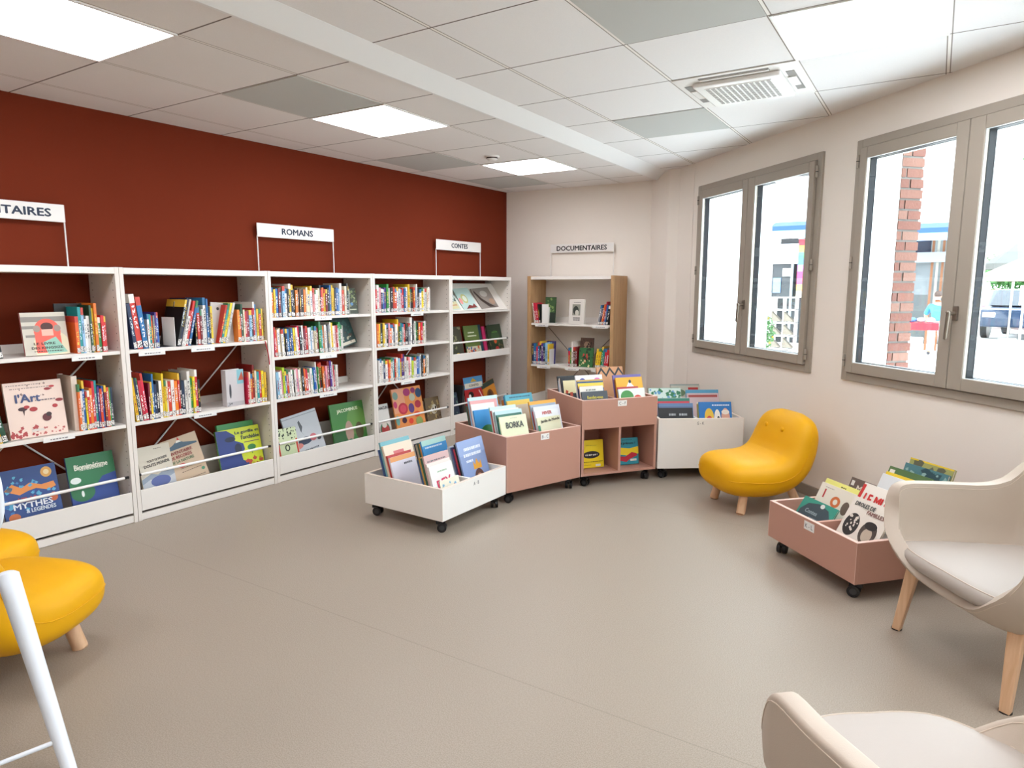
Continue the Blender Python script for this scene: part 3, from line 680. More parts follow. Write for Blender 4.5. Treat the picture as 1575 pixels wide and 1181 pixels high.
def CB(k, t, off, z, w, h, th, col, shapes, label, lean=12, roll=0, **kw):
    """cover book on the red wall: t = along-wall position of its left edge, off = distance from wall of its foot"""
    return cover_book(P[k], RED_ROT, L(k, t), -off, z, w, h, th, col, shapes, label, lean, roll, **kw)

CB(0, 1.572, .285, 1.004, .205, .222, .015, '#c9c3b4', [('r', 0, .78, 1, .9, '#8a857d'), ('r', 0, .62, .3, .69, '#8a857d'), ('r', .06, .42, .32, .48, '#8a857d'), ('e', .62, .2, .42, .38, '#dfd6b6'),
   ('e', .55, .55, .30, .30, '#e9604f'), ('r', .26, .05, .84, .45, '#e9604f'), ('e', .55, .66, .14, .1, '#4c2620'), ('r', .42, .45, .68, .60, '#e9b29f'), ('e', .32, .62, .08, .08, '#9c8a80'), ('e', .78, .62, .08, .08, '#9c8a80'),
   ('p', [(.42, .3), (.72, .42), (.95, .05), (.5, .02)], '#8fc1ad'), ('t', 'LE LIVRE', .45, .27, .48, .055, '#2a1a18'), ('t', 'DES KINGSIZE', .5, .17, .7, .055, '#2a1a18'), ('m', .2, .08, .85, .02, '#2a1a18')],
   'picture book LE LIVRE DES with a figure in a coral hood, shown cover first', lean=8, spine='#b3202a')
CB(0, 1.47, .29, .583, .262, .29, .016, '#e0c9bb', [('n', 9, .05, .72, .95, .98, .02, 3, '#8a6f66'), ('m', .1, .88, .8, .012, '#7d6a66'), ('m', .05, .94, .6, .012, '#7d6a66'), ('n', 26, .02, .02, .5, .2, .03, 4, '#a63a3a'), ('n', 12, .5, .03, .95, .15, .022, 5, '#b65a56'),
   ('e', .74, .84, .06, .025, '#8e1c22'), ('e', .82, .88, .05, .02, '#b22a2c'), ('e', .27, .52, .08, .035, '#3a1416'), ('e', .34, .55, .05, .03, '#a32226'), ('e', .45, .5, .07, .04, '#9c2024'), ('e', .83, .52, .05, .035, '#a82628'), ('e', .92, .62, .07, .03, '#8a1c20'), ('e', .66, .33, .08, .07, '#5c1216'), ('e', .7, .38, .05, .04, '#2e0d10'), ('p', [(.26, .5), (.28, .4), (.3, .5)], '#3a1416'),
   ('r', .36, .1, .58, .14, '#cfc6be'), ('t', "l'Art", .38, .71, .42, .15, '#35426e'), ('m', .5, .64, .85, .02, '#6a5a60')],
   "large pale pink art book titled l'Art with dark red splashes", lean=9)
CB(0, 1.765, .29, .583, .028, .30, .17, '#d8cabb', [], 'thick pale art volume standing spine out by the splashed art cover', lean=0)
CB(0, 1.425, .27, .0735, .262, .345, .016, '#1c3f7d', [('n', 16, .05, .3, .95, .9, .06, 8, '#4f9fc4'), ('n', 12, .03, .1, .97, .95, .04, 9, '#2f6fae'), ('p', [(.05, .7), (.2, .78), (.35, .7), (.5, .76), (.7, .7), (.92, .72), (.95, .64), (.8, .6), (.6, .66), (.45, .64), (.3, .6), (.15, .66)], '#d9853a'),
   ('e', .82, .88, .1, .08, '#e0a850'), ('e', .82, .88, .05, .04, '#f1d9a0'), ('e', .15, .28, .1, .06, '#c86a2c'), ('e', .66, .2, .08, .05, '#c0452f'), ('e', .88, .48, .07, .07, '#c7602e'), ('r', .3, .04, .8, .055, '#d8d4c8'),
   ('t', 'ATLAS', .4, .52, .34, .07, '#a33033'), ('t', 'MYTHES', .5, .43, .68, .085, '#dfe4ea'), ('t', '& LEGENDES', .62, .34, .52, .06, '#c9d2dc')], 'blue MYTHES atlas with an orange dragon in the lowest tray', lean=14)
CB(0, 1.735, .27, .0735, .245, .355, .014, '#1f3f8c', [('p', [(0, 1), (1, 1), (1, .66), (.7, .62), (.55, .5), (.3, .5), (.2, .4), (.0, .42)], '#1f7040'), ('e', .25, .42, .25, .14, '#1c6a3c'), ('e', .14, .62, .11, .05, '#dfe6e0'), ('e', .24, .4, .03, .05, '#e6ece6'), ('e', .12, .06, .12, .05, '#2d7a48'),
   ('e', .35, .16, .06, .05, '#b5302c'), ('e', .6, .2, .05, .05, '#c03a2a'), ('e', .8, .18, .06, .03, '#d0692c'), ('r', .46, .07, .7, .11, '#d5d8d6'), ('t', 'Biomimétisme', .5, .82, .7, .085, '#e6ead8'), ('m', .25, .76, .78, .015, '#c9d8c2')],
   'green and blue picture book titled Biomimétisme in the lowest tray', lean=12)
CB(0, 1.76, .20, 1.004, .15, .265, .01, '#15120f', [('e', .5, .35, .2, .1, '#3d6a30'), ('e', .45, .6, .15, .1, '#2a2420')], 'dark cover with a green flower at the back of the top shelf', lean=5)
# second bookcase
CB(1, 2.118, .27, .0735, .20, .335, .014, '#cfc6b4', [('p', [(0, .42), (.3, .5), (.5, .46), (.8, .56), (1, .5), (1, .3), (0, .3)], '#8e9aa8'), ('p', [(0, .33), (.25, .4), (.6, .34), (1, .42), (1, .2), (0, .2)], '#b9bdc4'), ('e', .55, .34, .3, .1, '#4f5b94'), ('r', 0, 0, 1, .22, '#b9aeb0'), ('e', .5, .17, .16, .03, '#6b3a52'), ('e', .15, .1, .08, .12, '#5a4a48'), ('m', .5, .93, .75, .01, '#55504a'),
   ('t', 'TOUT LE MONDE', .55, .74, .62, .04, '#4a4540', .12), ('t', 'DOUTS MONDE', .52, .66, .78, .055, '#4a4540', .1)], 'beige picture book with grey mountains in the lowest tray of the second bookcase', lean=13, roll=-1)
CB(1, 2.315, .265, .0735, .235, .345, .014, '#c2a98d', [('p', [(.05, .82), (.3, .88), (.45, .94), (.6, .88), (.95, .82), (.95, .79), (.05, .79)], '#3d5566'), ('p', [(.38, .9), (.46, .96), (.55, .9)], '#e3ded4'), ('p', [(.44, .94), (.47, 1), (.52, .94)], '#c23b30'), ('e', .36, .48, .11, .04, '#b8322a'),
   ('t', 'INVENTAIRE', .42, .73, .68, .055, '#8c2f2c'), ('t', 'DE RECORDS', .42, .65, .6, .055, '#8c2f2c'), ('t', 'DE LA NATURE', .42, .57, .64, .05, '#4f6a48'), ('m', .3, .42, .85, .012, '#5a4a3a'), ('m', .3, .35, .85, .012, '#5a4a3a'), ('m', .25, .2, .9, .012, '#5a4a3a'), ('m', .3, .13, .85, .012, '#a8452f'), ('e', .88, .3, .05, .03, '#4f8a6a')],
   'tilted kraft-brown picture book titled INVENTAIRE DE RECORDS', lean=13, roll=-9)
CB(1, 2.622, .265, .0735, .322, .345, .016, '#cbd62a', [('p', [(0, 0), (0, 1), (.25, .98), (.42, .86), (.40, .76), (.58, .68), (.60, .56), (.5, .5), (.52, .36), (.7, .26), (.5, 0)], '#23367a'), ('e', .3, .8, .12, .05, '#131a3c'), ('e', .45, .6, .08, .1, '#131a3c'), ('e', .76, .58, .1, .06, '#2f7a3c'), ('r', .745, .45, .76, .55, '#2f7a3c'), ('n', 14, .55, .05, .95, .38, .045, 22, '#b8442c'), ('n', 10, .55, .05, .95, .36, .03, 23, '#c9b51c'), ('r', .36, .13, .52, .19, '#e5e5e0'), ('m', .1, .06, .4, .015, '#b9c0d8'),
   ('r', .6, .69, .96, .705, '#5d2c50'), ('t', 'Le gorille et', .70, .90, .56, .075, '#1c3340'), ("t", "l'orchidée", .76, .80, .42, .08, '#1c3340')], 'lime green and blue cover titled Le gorille et in the lowest tray', lean=12, spine='#2f8f4a')
CB(1, 2.655, .225, .0735, .27, .375, .02, '#3c8a48', [], 'green book standing behind the lime green gorilla cover', lean=10)
CB(1, 2.735, .27, 1.004, .012, .01, .01, '#8c8c8c', [], 'x') if 0 else None
cover_book(P[1], RED_ROT, L(1, 2.662), -.29, .5855, .128, .238, .05, '#c6c1c2', [('r', .62, .6, 1, 1, '#7fb6c0'), ('p', [(.68, .7), (.9, .95), (1, .7)], '#b9553c'), ('e', .22, .42, .06, .2, '#3a3a40'), ('r', 0, 0, 1, .12, '#b0acae'), ('n', 8, .05, .02, .3, .1, .03, 2, '#46444a')], 'grey boxed volume with a slanted picture on the middle shelf of the second bookcase', lean=0, roll=0)
cover_book(P[1], RED_ROT, L(1, 2.59), -.27, 1.004, .16, .262, .008, '#bdb7b1', [('e', .3, .85, .06, .04, '#2a2624'), ('e', .7, .86, .03, .05, '#2a2624'), ('e', .6, .5, .08, .05, '#3a3633'), ('n', 8, .3, .1, .6, .3, .04, 6, '#44403d')], 'pale grey cover with small ink marks leaning on the second bookcase top shelf', lean=4, roll=5)
cover_book(P[1], RED_ROT, L(1, 2.365), -.22, 1.004, .17, .27, .01, '#3c4048', [('r', 0, .68, 1, 1, '#9a9fa4'), ('r', .1, .62, .9, .74, '#2a211d'), ('r', 0, .3, 1, .5, '#1c2c66'), ('r', .35, .1, .5, .45, '#8a8a90')], 'dark cover with a grey sky behind the leaning books, second bookcase', lean=4, roll=9)
# third
CB(2, 3.055, .285, .0735, .175, .285, .012, '#c5cfa4', [('n', 26, 0, .7, .4, 1, .035, 11, '#2b3326'), ('n', 26, .55, .72, 1, 1, .035, 12, '#2b3326'), ('r', .02, 0, .1, .7, '#c4392e'), ('r', .9, 0, .98, .7, '#c4392e'), ('e', .35, .12, .25, .2, '#1f5a34'), ('e', .7, .12, .25, .2, '#1f5a34'), ('t', 'O', .45, .5, .22, .17, '#22301f'), ('m', .6, .55, .85, .03, '#6b7a52')], 'small pale green cover with a large O between red trunks', lean=13)
CB(2, 3.185, .255, .0735, .315, .35, .014, '#b9bcc0', [('r', .0, .94, 1, .955, '#8b8e92'), ('p', [(.45, .85), (.5, .7), (.44, .6), (.5, .5), (.42, .62), (.4, .82)], '#55585c'), ('e', .48, .4, .2, .08, '#2f3b52'), ('e', .25, .33, .14, .06, '#c97a72'), ('e', .72, .42, .1, .08, '#c26a70'), ('e', .88, .36, .06, .04, '#4c4f55'), ('m', .25, .18, .8, .03, '#3a3c40'), ('r', .42, .06, .58, .1, '#6a6a6a')], 'tilted silver-grey cover with a tall thin bird drawing', lean=13, roll=-7)
CB(2, 3.572, .26, .0735, .34, .385, .016, '#3c7a34', [('e', .75, .6, .3, .3, '#5c8a3a'), ('e', .2, .2, .3, .25, '#2a5c2c'), ('r', 0, 0, 1, .1, '#2f5228'), ('e', .78, .38, .12, .18, '#4b4524'), ('e', .48, .4, .12, .22, '#a9897a'), ('e', .48, .13, .1, .12, '#1f6a44'), ('t', 'JACOMINUS', .5, .84, .62, .085, '#dbe5c2', .03)], 'large green picture book titled JACOMINUS in the lowest tray', lean=11)
cover_book(P[2], RED_ROT, L(2, 3.735), -.25, 1.1535, .115, .20, .012, '#3c4232', [('n', 30, .03, .35, .97, .97, .08, 31, '#7d8a58'), ('n', 14, .05, .3, .95, .9, .05, 32, '#b8b890'), ('e', .5, .38, .13, .06, '#5b86b5'), ('e', .25, .4, .08, .06, '#c9b79a'), ('t', 'LA FORET', .5, .16, .6, .06, '#cfd2b8')][:-1]+[('m', .15, .14, .85, .05, '#cfd2b8')], 'small forest-pattern cover facing out on the ROMANS top shelf', lean=10)
cover_book(P[2], RED_ROT, L(2, 3.70), -.20, .8835, .185, .24, .012, '#183b38', [('n', 22, .03, .3, .97, .95, .07, 41, '#22524c'), ('n', 12, .05, .1, .95, .45, .05, 42, '#4a3a30'), ('r', .08, .04, .92, .14, '#cfc6b4'), ('n', 8, .3, .15, .8, .3, .05, 43, '#b5b29a')], 'dark teal cover tilted against the ROMANS middle shelf end', lean=14, roll=-12)
# fourth
CB(3, 4.03, .29, .0735, .135, .325, .012, '#cdcac4', [('e', .45, .35, .4, .18, '#3b6a4a'), ('e', .35, .33, .2, .12, '#a62c28'), ('e', .62, .33, .18, .12, '#b5342c'), ('e', .45, .47, .2, .08, '#c9c2b6'), ('t', 'CHACUN', .5, .9, .86, .075, '#3c3c40'), ('t', 'SON TOUR', .5, .07, .86, .07, '#3c3c40')], 'narrow grey cover titled CHACUN SON TOUR', lean=13)
CB(3, 4.245, .27, .0735, .36, .425, .016, '#e2904c', [('r', 0, .5, .4, 1, '#e3a07c'), ('e', .5, .9, .12, .08, '#a3286a'), ('e', .72, .92, .08, .06, '#8e2a5e'), ('e', .9, .85, .11, .1, '#20446a'), ('e', .66, .78, .1, .08, '#b8bda6'), ('e', .3, .58, .16, .12, '#b8283c'), ('e', .3, .58, .1, .08, '#d0455a'), ('e', .58, .56, .1, .1, '#55387a'), ('e', .82, .62, .11, .08, '#a82a40'), ('e', .1, .86, .09, .08, '#7a9a8c'), ('e', .06, .68, .06, .07, '#c23a6a'), ('e', .28, .34, .08, .06, '#401a30'), ('e', .5, .3, .08, .06, '#d8402c'), ('e', .74, .42, .11, .06, '#d8522c'), ('e', .78, .26, .12, .1, '#8aa05a'), ('e', .6, .1, .11, .07, '#d6d0b0'), ('e', .06, .36, .06, .1, '#6aa39a'), ('m', .12, .12, .5, .06, '#6b3a1e'), ('e', .9, .05, .08, .04, '#d8402c')], 'large orange cover scattered with coloured circles', lean=12)
CB(3, 4.67, .235, .0735, .21, .29, .014, '#6d5a40', [('n', 20, .05, .1, .95, .9, .07, 51, '#a08a5a'), ('e', .5, .62, .2, .16, '#c3bca8'), ('e', .45, .6, .05, .06, '#2c2620'), ('e', .62, .66, .05, .05, '#2c2620'), ('n', 12, .1, .1, .9, .4, .06, 52, '#3f3020')], 'small brown cover with a pale animal face behind the white rod', lean=12)
# fifth
sl = 34
def slope(t, w, h, col, shp, lb, roll=0, off=.296): cover_book(P[4], RED_ROT, L(4, t), -off, 1.1485, w, h, .010, col, shp, lb, sl, roll)
slope(4.925, .15, .225, '#bccac4', [('n', 16, .0, .4, .9, .8, .09, 61, '#3c4a40'), ('r', .0, .05, .9, .4, '#c9c49a'), ('m', .2, .2, .8, .05, '#b85a3a')], 'pale cover with dark leaves first on the sloping display', roll=-2)
slope(5.11, .23, .235, '#b3ccc8', [('e', .4, .5, .2, .22, '#b9b87a'), ('e', .42, .5, .12, .14, '#cfd8c8'), ('e', .1, .4, .1, .15, '#d98a86'), ('p', [(.2, .02), (.5, .2), (.7, .14), (.85, .25), (.95, .05)], '#7a2c28')], 'pale blue-green cover with a yellow ring on the sloping display', roll=-3)
slope(5.385, .29, .235, '#8c837c', [('p', [(.1, .9), (.3, .5), (.6, .2), (.85, .02), (.5, .05), (.2, .4), (.05, .8)], '#33231c'), ('e', .55, .7, .2, .15, '#b9b3ae'), ('e', .8, .3, .15, .15, '#a88a74')], 'grey-brown cover with a dark curved branch on the sloping display', roll=-4)
def tray5(t, w, h, col, shp, lb, off=.27, z=.6995, lean=12, roll=0, th=.012): cover_book(P[4], RED_ROT, L(4, t), -off, z, w, h, th, col, shp, lb, lean, roll)
tray5(4.925, .225, .30, '#3a3b2c', [('n', 30, .02, .02, .98, .95, .06, 71, '#7a7a58'), ('e', .6, .1, .12, .06, '#d8b52c')], 'dark mottled cover first behind the upper rod of the CONTES bookcase')
tray5(5.16, .028, .29, '#b3202c', [], 'thin red book beside the olive green cover', th=.02, off=.24)
tray5(5.195, .225, .30, '#55662e', [('r', 0, 0, 1, .32, '#c9c0a4'), ('n', 12, .05, .05, .95, .3, .07, 73, '#c4552c'), ('n', 8, .05, .05, .95, .3, .05, 74, '#3b5f8c'), ('m', .25, .75, .7, .04, '#d8dcc0'), ('m', .2, .64, .8, .04, '#d8dcc0')], 'olive green cover with small people along the bottom')
tray5(5.43, .07, .30, '#1c3a4a', [], 'dark blue book behind the upper rod', off=.24)
tray5(5.51, .045, .28, '#b8285c', [], 'magenta book behind the upper rod', off=.245)
tray5(5.57, .235, .29, '#23331f', [('e', .5, .55, .3, .25, '#35502c'), ('e', .45, .42, .1, .09, '#d0562e'), ('n', 16, .03, .02, .97, .35, .06, 75, '#6a5a3a'), ('e', .5, .15, .13, .08, '#b52a28'), ('m', .3, .72, .7, .03, '#5c9a3a')], 'dark green cover with an orange-capped figure behind the upper rod', roll=-2)
tray5(5.20, .30, .42, '#a81f22', [('r', .0, .72, 1, 1, '#4f93c4'), ('r', .04, .74, .96, .86, '#d9d2bf'), ('p', [(.35, .88), (.5, .97), (.7, .88)], '#c9a23a'), ('t', 'CONTES', .5, .8, .5, .05, '#3a3430'), ('e', .3, .58, .14, .08, '#17120f'), ('e', .24, .55, .06, .05, '#e3ddd2'), ('r', .15, .2, .3, .48, '#17120f'), ('r', .15, .02, .32, .2, '#d8d0c2'), ('p', [(.75, .68), (.9, .48), (.88, .46), (.72, .66)], '#dcc8c0'), ('m', .5, .4, .62, .012, '#dcc8c0'), ('m', .5, .34, .7, .012, '#dcc8c0'), ('m', .5, .28, .8, .012, '#dcc8c0')], 'red cover with a blue top in the lowest CONTES tray', z=.0735, lean=10)
tray5(5.10, .025, .36, '#2a2a2c', [], 'dark book leaning beside the red cover in the lowest CONTES tray', z=.0735, th=.12, off=.26, lean=0, roll=4)
tray5(5.53, .22, .33, '#c9832a', [('e', .5, .55, .25, .2, '#6b3c1c'), ('r', 0, .85, 1, 1, '#2c3c34'), ('e', .5, .4, .15, .3, '#3a2212')], 'ochre cover tilted in the lowest CONTES tray', z=.0735, lean=10, roll=-12)
tray5(4.93, .16, .30, '#243044', [('n', 14, .1, .1, .9, .9, .08, 77, '#5c7a6a')], 'dark blue patterned cover at the near end of the lowest CONTES tray', z=.0735)
# wooden bookcase covers
cover_book(BWF, BACK_ROT, .91, -.325, 1.0055, .165, .24, .028, '#d9d4cc', [('r', .22, .35, .74, .8, '#8d8d80'), ('e', .45, .55, .18, .18, '#2a2f2a'), ('e', .52, .45, .12, .12, '#c9c5b8'), ('m', .3, .86, .75, .03, '#5a5a5a'), ('m', .28, .22, .75, .05, '#3a3a3a'), ('m', .3, .14, .72, .05, '#3a3a3a')], 'white cover with a dark portrait in the middle of the wooden bookcase', lean=4, spine='#17171a')
cover_book(BWF, BACK_ROT, .60, -.25, 1.0055, .12, .26, .012, '#33542f', [('n', 14, .05, .4, .95, .95, .1, 81, '#7f9a5a'), ('r', 0, 0, 1, .4, '#1f2b22')], 'green nature cover behind the bookend on the wooden bookcase', lean=6)
bookend(BWF, BACK_ROT, .655, 1.0055, 'white bookend before the green nature cover', y=-.30)
mb = MB(); mb.box((0, 0, 0), (.075, .003, .19), M_metalw)
o = mb.build('book_rest', bevel=.001); o.matrix_world = Matrix.Translation(BWF) @ Matrix.Rotation(BACK_ROT, 4, 'Z') @ Matrix.Translation((.612, -.325, 1.0055)); tag(o, 'white metal plate standing before the books on the wooden bookcase', 'bookend')
cover_book(BWF, BACK_ROT, 1.01, -.27, .5855, .14, .285, .014, '#4b3327', [('e', .5, .7, .25, .18, '#8a6f58'), ('n', 12, .1, .5, .9, .95, .08, 83, '#2a1a14')], 'tall brown cover on the lower shelf of the wooden bookcase', lean=5)
cover_book(BWF, BACK_ROT, 1.02, -.32, .5855, .15, .19, .014, '#2f6a3a', [('n', 16, .05, .3, .95, .95, .1, 84, '#1c3a24'), ('n', 8, .2, .3, .8, .8, .08, 85, '#c2453a'), ('n', 8, .1, .05, .9, .4, .07, 86, '#d8cf9a')], 'small green cover in front of the tall brown cover', lean=8)
cover_book(BWF, BACK_ROT, .62, -.24, .5855, .10, .235, .012, '#3e3a78', [('n', 6, .1, .5, .9, .9, .1, 87, '#6a8ac0')], 'violet-blue cover behind the first lower run of the wooden bookcase', lean=4)

# ================================================================= BOOK CRATES ON WHEELS
def crate(o, r, top, depth, m, edge, name, label, letters, dx=.5, cubby=None, sticker=True, floorz=None, group='book crates on black wheels'):
    o = Vector((*o, 0)); rv = Vector((r[0], r[1], 0)) - o; W = rv.length; rot = math.atan2(rv.y, rv.x)
    t = thing(name, label, 'book crate', o, rot, group); b = .018; zb = .08; D = depth
    zf = floorz if floorz is not None else zb+.012
    mb = MB()
    z0 = cubby if cubby else zb
    mb.box((0, 0, z0), (W, b, top), m)
    mb.build('front_panel', t, bevel=.001)
    for x in (0, W-b):
        mb = MB(); mb.box((x, b if not cubby else 0.0, zb), (x+b, D-b, top), m) if not cubby else mb.box((x, .001, zb), (x+b, D-b, top-.0), m)
        if not cubby or x == 0: pass
        mb.build('side_panel', t, bevel=.001)
    mb = MB(); mb.box((0, D-b, zb), (W, D, top), m); mb.build('back_panel', t, bevel=.001)
    mb = MB(); mb.box((b, b if not cubby else .004, zb), (W-b, D-b, zb+.016), m); mb.build('bottom_panel', t)
    if floorz is not None:
        mb = MB(); mb.box((b, b, zf-.014), (W-b, D-b, zf), m); mb.build('bin_floor', t)
    mb = MB(); mb.box((W*dx-b/2, b, zf), (W*dx+b/2, D-b, top-.012), m); mb.build('divider', t, bevel=.001)
    mb = MB(); mb.box((b, D*.5-.006, zf), (W-b, D*.5+.006, top-.06), m); mb.build('cross_divider', t, bevel=.001)
    if cubby:
        mb = MB(); mb.box((W*.5-b/2, .002, zb+.016), (W*.5+b/2, D*.5, cubby), m); mb.build('cubby_divider', t, bevel=.001)
        mb = MB(); mb.box((b, D*.5, zb+.016), (W-b, D*.5+.012, cubby), m); mb.build('cubby_back', t)
    # pale top edging
    mb = MB(); e = .0012
    for a, c in (((0, 0), (W, b)), ((0, D-b), (W, D)), ((0, b), (b, D-b)), ((W-b, b), (W, D-b))): mb.box((a[0], a[1], top), (c[0], c[1], top+e), edge)
    mb.box((0, -.0006, zb), (.0022, .0, top), edge); mb.box((W-.0022, -.0006, zb), (W, 0, top), edge)
    mb.build('edge_band', t)
    for i, (x, y) in enumerate(((.055, .05), (W-.055, .05), (.055, D-.05), (W-.055, D-.05))):
        c = bpy.data.objects.new('caster', None); C.objects.link(c); c.parent = t; c.location = (x, y, 0); c.rotation_euler = (0, 0, R((35, -50, 20, 70)[i]))
        mb = MB()
        for s in (-1, 1): mb.tube((s*.006, 0, .027), (s*.022, 0, .027), .0265, .0265, M_black, 20); mb.tube((s*.022, 0, .027), (s*.0225, 0, .027), .015, .013, mat('hub_grey', '#3a3a3c', .4), 16)
        mb.build('wheel', c)
        mb = MB(); mb.tube((0, .004, .03), (0, .004, .08), .012, .014, M_black, 12); mb.box((-.012, -.02, .045), (.012, .034, .062), M_black); mb.box((-.02, -.02, .074), (.02, .02, .08), M_black); mb.build('fork', c, bevel=.002)
    if letters:
        cx = W*dx
        if sticker:
            mb = MB(); mb.box((cx-.035, -.0012, top-.052), (cx+.035, 0, top-.012), M_sticker if 0 else mat('paper_sticker', '#ecebe8', .5)); mb.build('sticker', t)
        text(letters, cx, top-.032, .052, .021, flat('#26303a'), t, y=-.0024, name='lettering')
    return o, rot, zf, W
def stack(cr, cname, x, y, books, where, lean=17, jitter=.006):
    """books from front to back: (w, h, th, colour, shapes, label or None)"""
    o, rot, zf, W = cr; la = R(lean)
    for i, bk in enumerate(books):
        w, h, th, col, shp, lb = bk[:6]; dxx = bk[6] if len(bk) > 6 else random.uniform(0, jitter)
        if lb is None: lb = '%s picture book, %s from front, %s of the %s' % (cname_of(col), ORD(i+1), where, cname)
        cover_book(o, rot, x+dxx, y, zf+.0012+th*math.sin(la)*0, w, h, th, col, shp, lb, lean=lean, group='picture books in the %s' % cname)
        y += th/math.cos(la)+.0025
def cname_of(h):
    c = [int(h[i:i+2], 16)/255 for i in (1, 3, 5)]; best = None
    for n_, v in (('white', '#e8e4de'), ('cream', '#ddd0b4'), ('black', '#17171a'), ('navy', '#1d2a4c'), ('blue', '#2f6fae'), ('pale blue', '#9cc3d8'), ('teal', '#2a8d8e'), ('green', '#3c8a48'), ('yellow', '#e0bd2c'),
                  ('orange', '#d9762e'), ('red', '#bb2a26'), ('maroon', '#702030'), ('pink', '#d9a0a0'), ('purple', '#5b468c'), ('grey', '#8a8c8e'), ('brown', '#6b4a30')):
        d = sum((a-int(v[i:i+2], 16)/255)**2 for a, i in zip(c, (1, 3, 5)))
        if best is None or d < best[0]: best = (d, n_)
    return best[1]
def fill(n, w, h, cols, seed, thr=(.008, .016)):
    rg = random.Random(seed); out = []
    for i in range(n):
        c = cols[i % len(cols)]; out.append((w*rg.uniform(.88, 1.0), h*rg.uniform(.9, 1.03), rg.uniform(*thr), c, [('r', .08, .6, .92, .92, ['#d9cfc0', '#5a8fb0', '#c9574a', '#e3d9a8', '#4a6a58', '#a8b8c4'][rg.randrange(6)]), ('n', 5, .1, .1, .9, .8, .08, seed*10+i, ['#3a3a40', '#b8442c', '#e0b83a', '#2f6a8c'][rg.randrange(4)])], None))
    return out
AB = crate((-2.202, 2.787), (-2.182, 3.40), .262, .60, M_cratewhite, mat('pale_wood_edge', '#ddcfc0', .5), 'book_crate', 'low white book crate on wheels labelled A-B', 'A · B', sticker=False)
cn = 'white A-B crate'
stack(AB, cn, .045, .045, [(.17, .185, .006, '#e3ddc9', [('n', 22, .05, .3, .95, .95, .06, 101, '#7fb0cc'), ('e', .75, .7, .12, .1, '#d9572e'), ('e', .45, .25, .28, .16, '#e6d79c'), ('n', 12, .1, .05, .9, .6, .035, 102, '#3a78a8')], 'small busy cover with pale blue marks at the very front of the A-B crate', .05),
    (.02, .20, .008, '#e0bb22', [], 'thin yellow book edge beside the small busy cover', .02), (.02, .2, .008, '#c22a3c', [], 'thin red book edge beside the small busy cover', .045)][:1] +
    [(.2, .275, .010, '#e3dedc', [('t', 'REX', .5, .60, .62, .2, '#c8385c', .1), ('r', .3, .1, .42, .4, '#d8b52c'), ('p', [(.45, .5), (.52, .5), (.62, .05), (.55, .05)], '#b3202a'), ('e', .15, .25, .12, .1, '#4c6f94'), ('m', .3, .84, .7, .03, '#8ab08c')], 'white cover with big pink letters REX in the A-B crate')]
    + [(.2, .29, .010, '#ded4cc', [('m', .2, .9, .8, .02, '#4a3a38')], None), (.215, .33, .012, '#c9a7a4', [('m', .1, .88, .85, .025, '#5d5a5e'), ('e', .5, .7, .35, .12, '#c78f95'), ('r', 0, .5, 1, .55, '#9aa0a8')], 'grey-pink cover with a line of grey lettering in the A-B crate')]
    + fill(3, .21, .32, ['#2f5a44', '#c79a4a', '#3d5d8a'], 5), 'near front compartment')
stack(AB, cn, .025, .335, [(.21, .29, .012, '#dcd7e0', [('e', .68, .24, .12, .1, '#8a4a34'), ('e', .68, .2, .08, .07, '#e0ae94'), ('m', .5, .8, .85, .04, '#2e3340'), ('r', 0, .9, 1, 1, '#e09a5c')], 'white cover with a small child face behind the REX book'),
    (.2, .30, .014, '#b3342e', [], None), (.24, .355, .016, '#e3d2ba', [('r', .3, .62, .66, .88, '#c9696a'), ('p', [(.45, .4), (1, .55), (1, .68), (.45, .55)], '#e79a66')], 'cream cover with a salmon square rising at the back of the A-B crate'), (.245, .375, .014, '#6fa7b0', [], None), (.23, .33, .012, '#2f4a7c', [], None)], 'near rear compartment')
stack(AB, cn, .325, .06, [(.25, .36, .012, '#8296c0', [('r', 0, .75, 1, 1, '#8fa3cc'), ('e', .58, .28, .2, .2, '#5a3328'), ('e', .58, .24, .16, .16, '#c08a70'), ('r', .36, .0, .84, .08, '#4a2a30'), ('p', [(.42, .48), (.44, .62), (.5, .55), (.58, .66), (.66, .55), (.74, .62), (.74, .48)], '#d99a2c'), ('e', .15, .1, .2, .07, '#2a2f44'), ('m', .2, .82, .85, .05, '#e6ebf4'), ('m', .15, .72, .85, .05, '#e6ebf4'), ('m', .2, .62, .45, .04, '#e6ebf4')], 'lavender blue cover with a child wearing a paper crown')]
    + fill(6, .24, .34, ['#1d1d22', '#c8384e', '#4a3c6a', '#6e8fb8', '#c2c6cc', '#2c4a8c'], 8, (.007, .012)), 'far front compartment')
stack(AB, cn, .325, .345, [(.23, .33, .012, '#3c8cc4', [('r', .04, .1, .96, .42, '#a8c4d0'), ('r', 0, .9, 1, 1, '#a9cfc4'), ('e', .5, .42, .05, .08, '#a83a34'), ('m', .1, .84, .8, .03, '#d4e3ea')], 'blue sea cover with a small red figure in the A-B crate')]
    + fill(4, .22, .33, ['#d98a2c', '#3a5a48', '#c9b89a', '#1c2436'], 9), 'far rear compartment')
BC = crate((-2.185, 3.413), (-1.962, 3.99), .437, .60, M_pink, M_pinkedge, 'book_crate', 'closed terracotta book crate labelled B-C, next to the low white crate', 'B - C', floorz=.25)
cn = 'B-C crate'
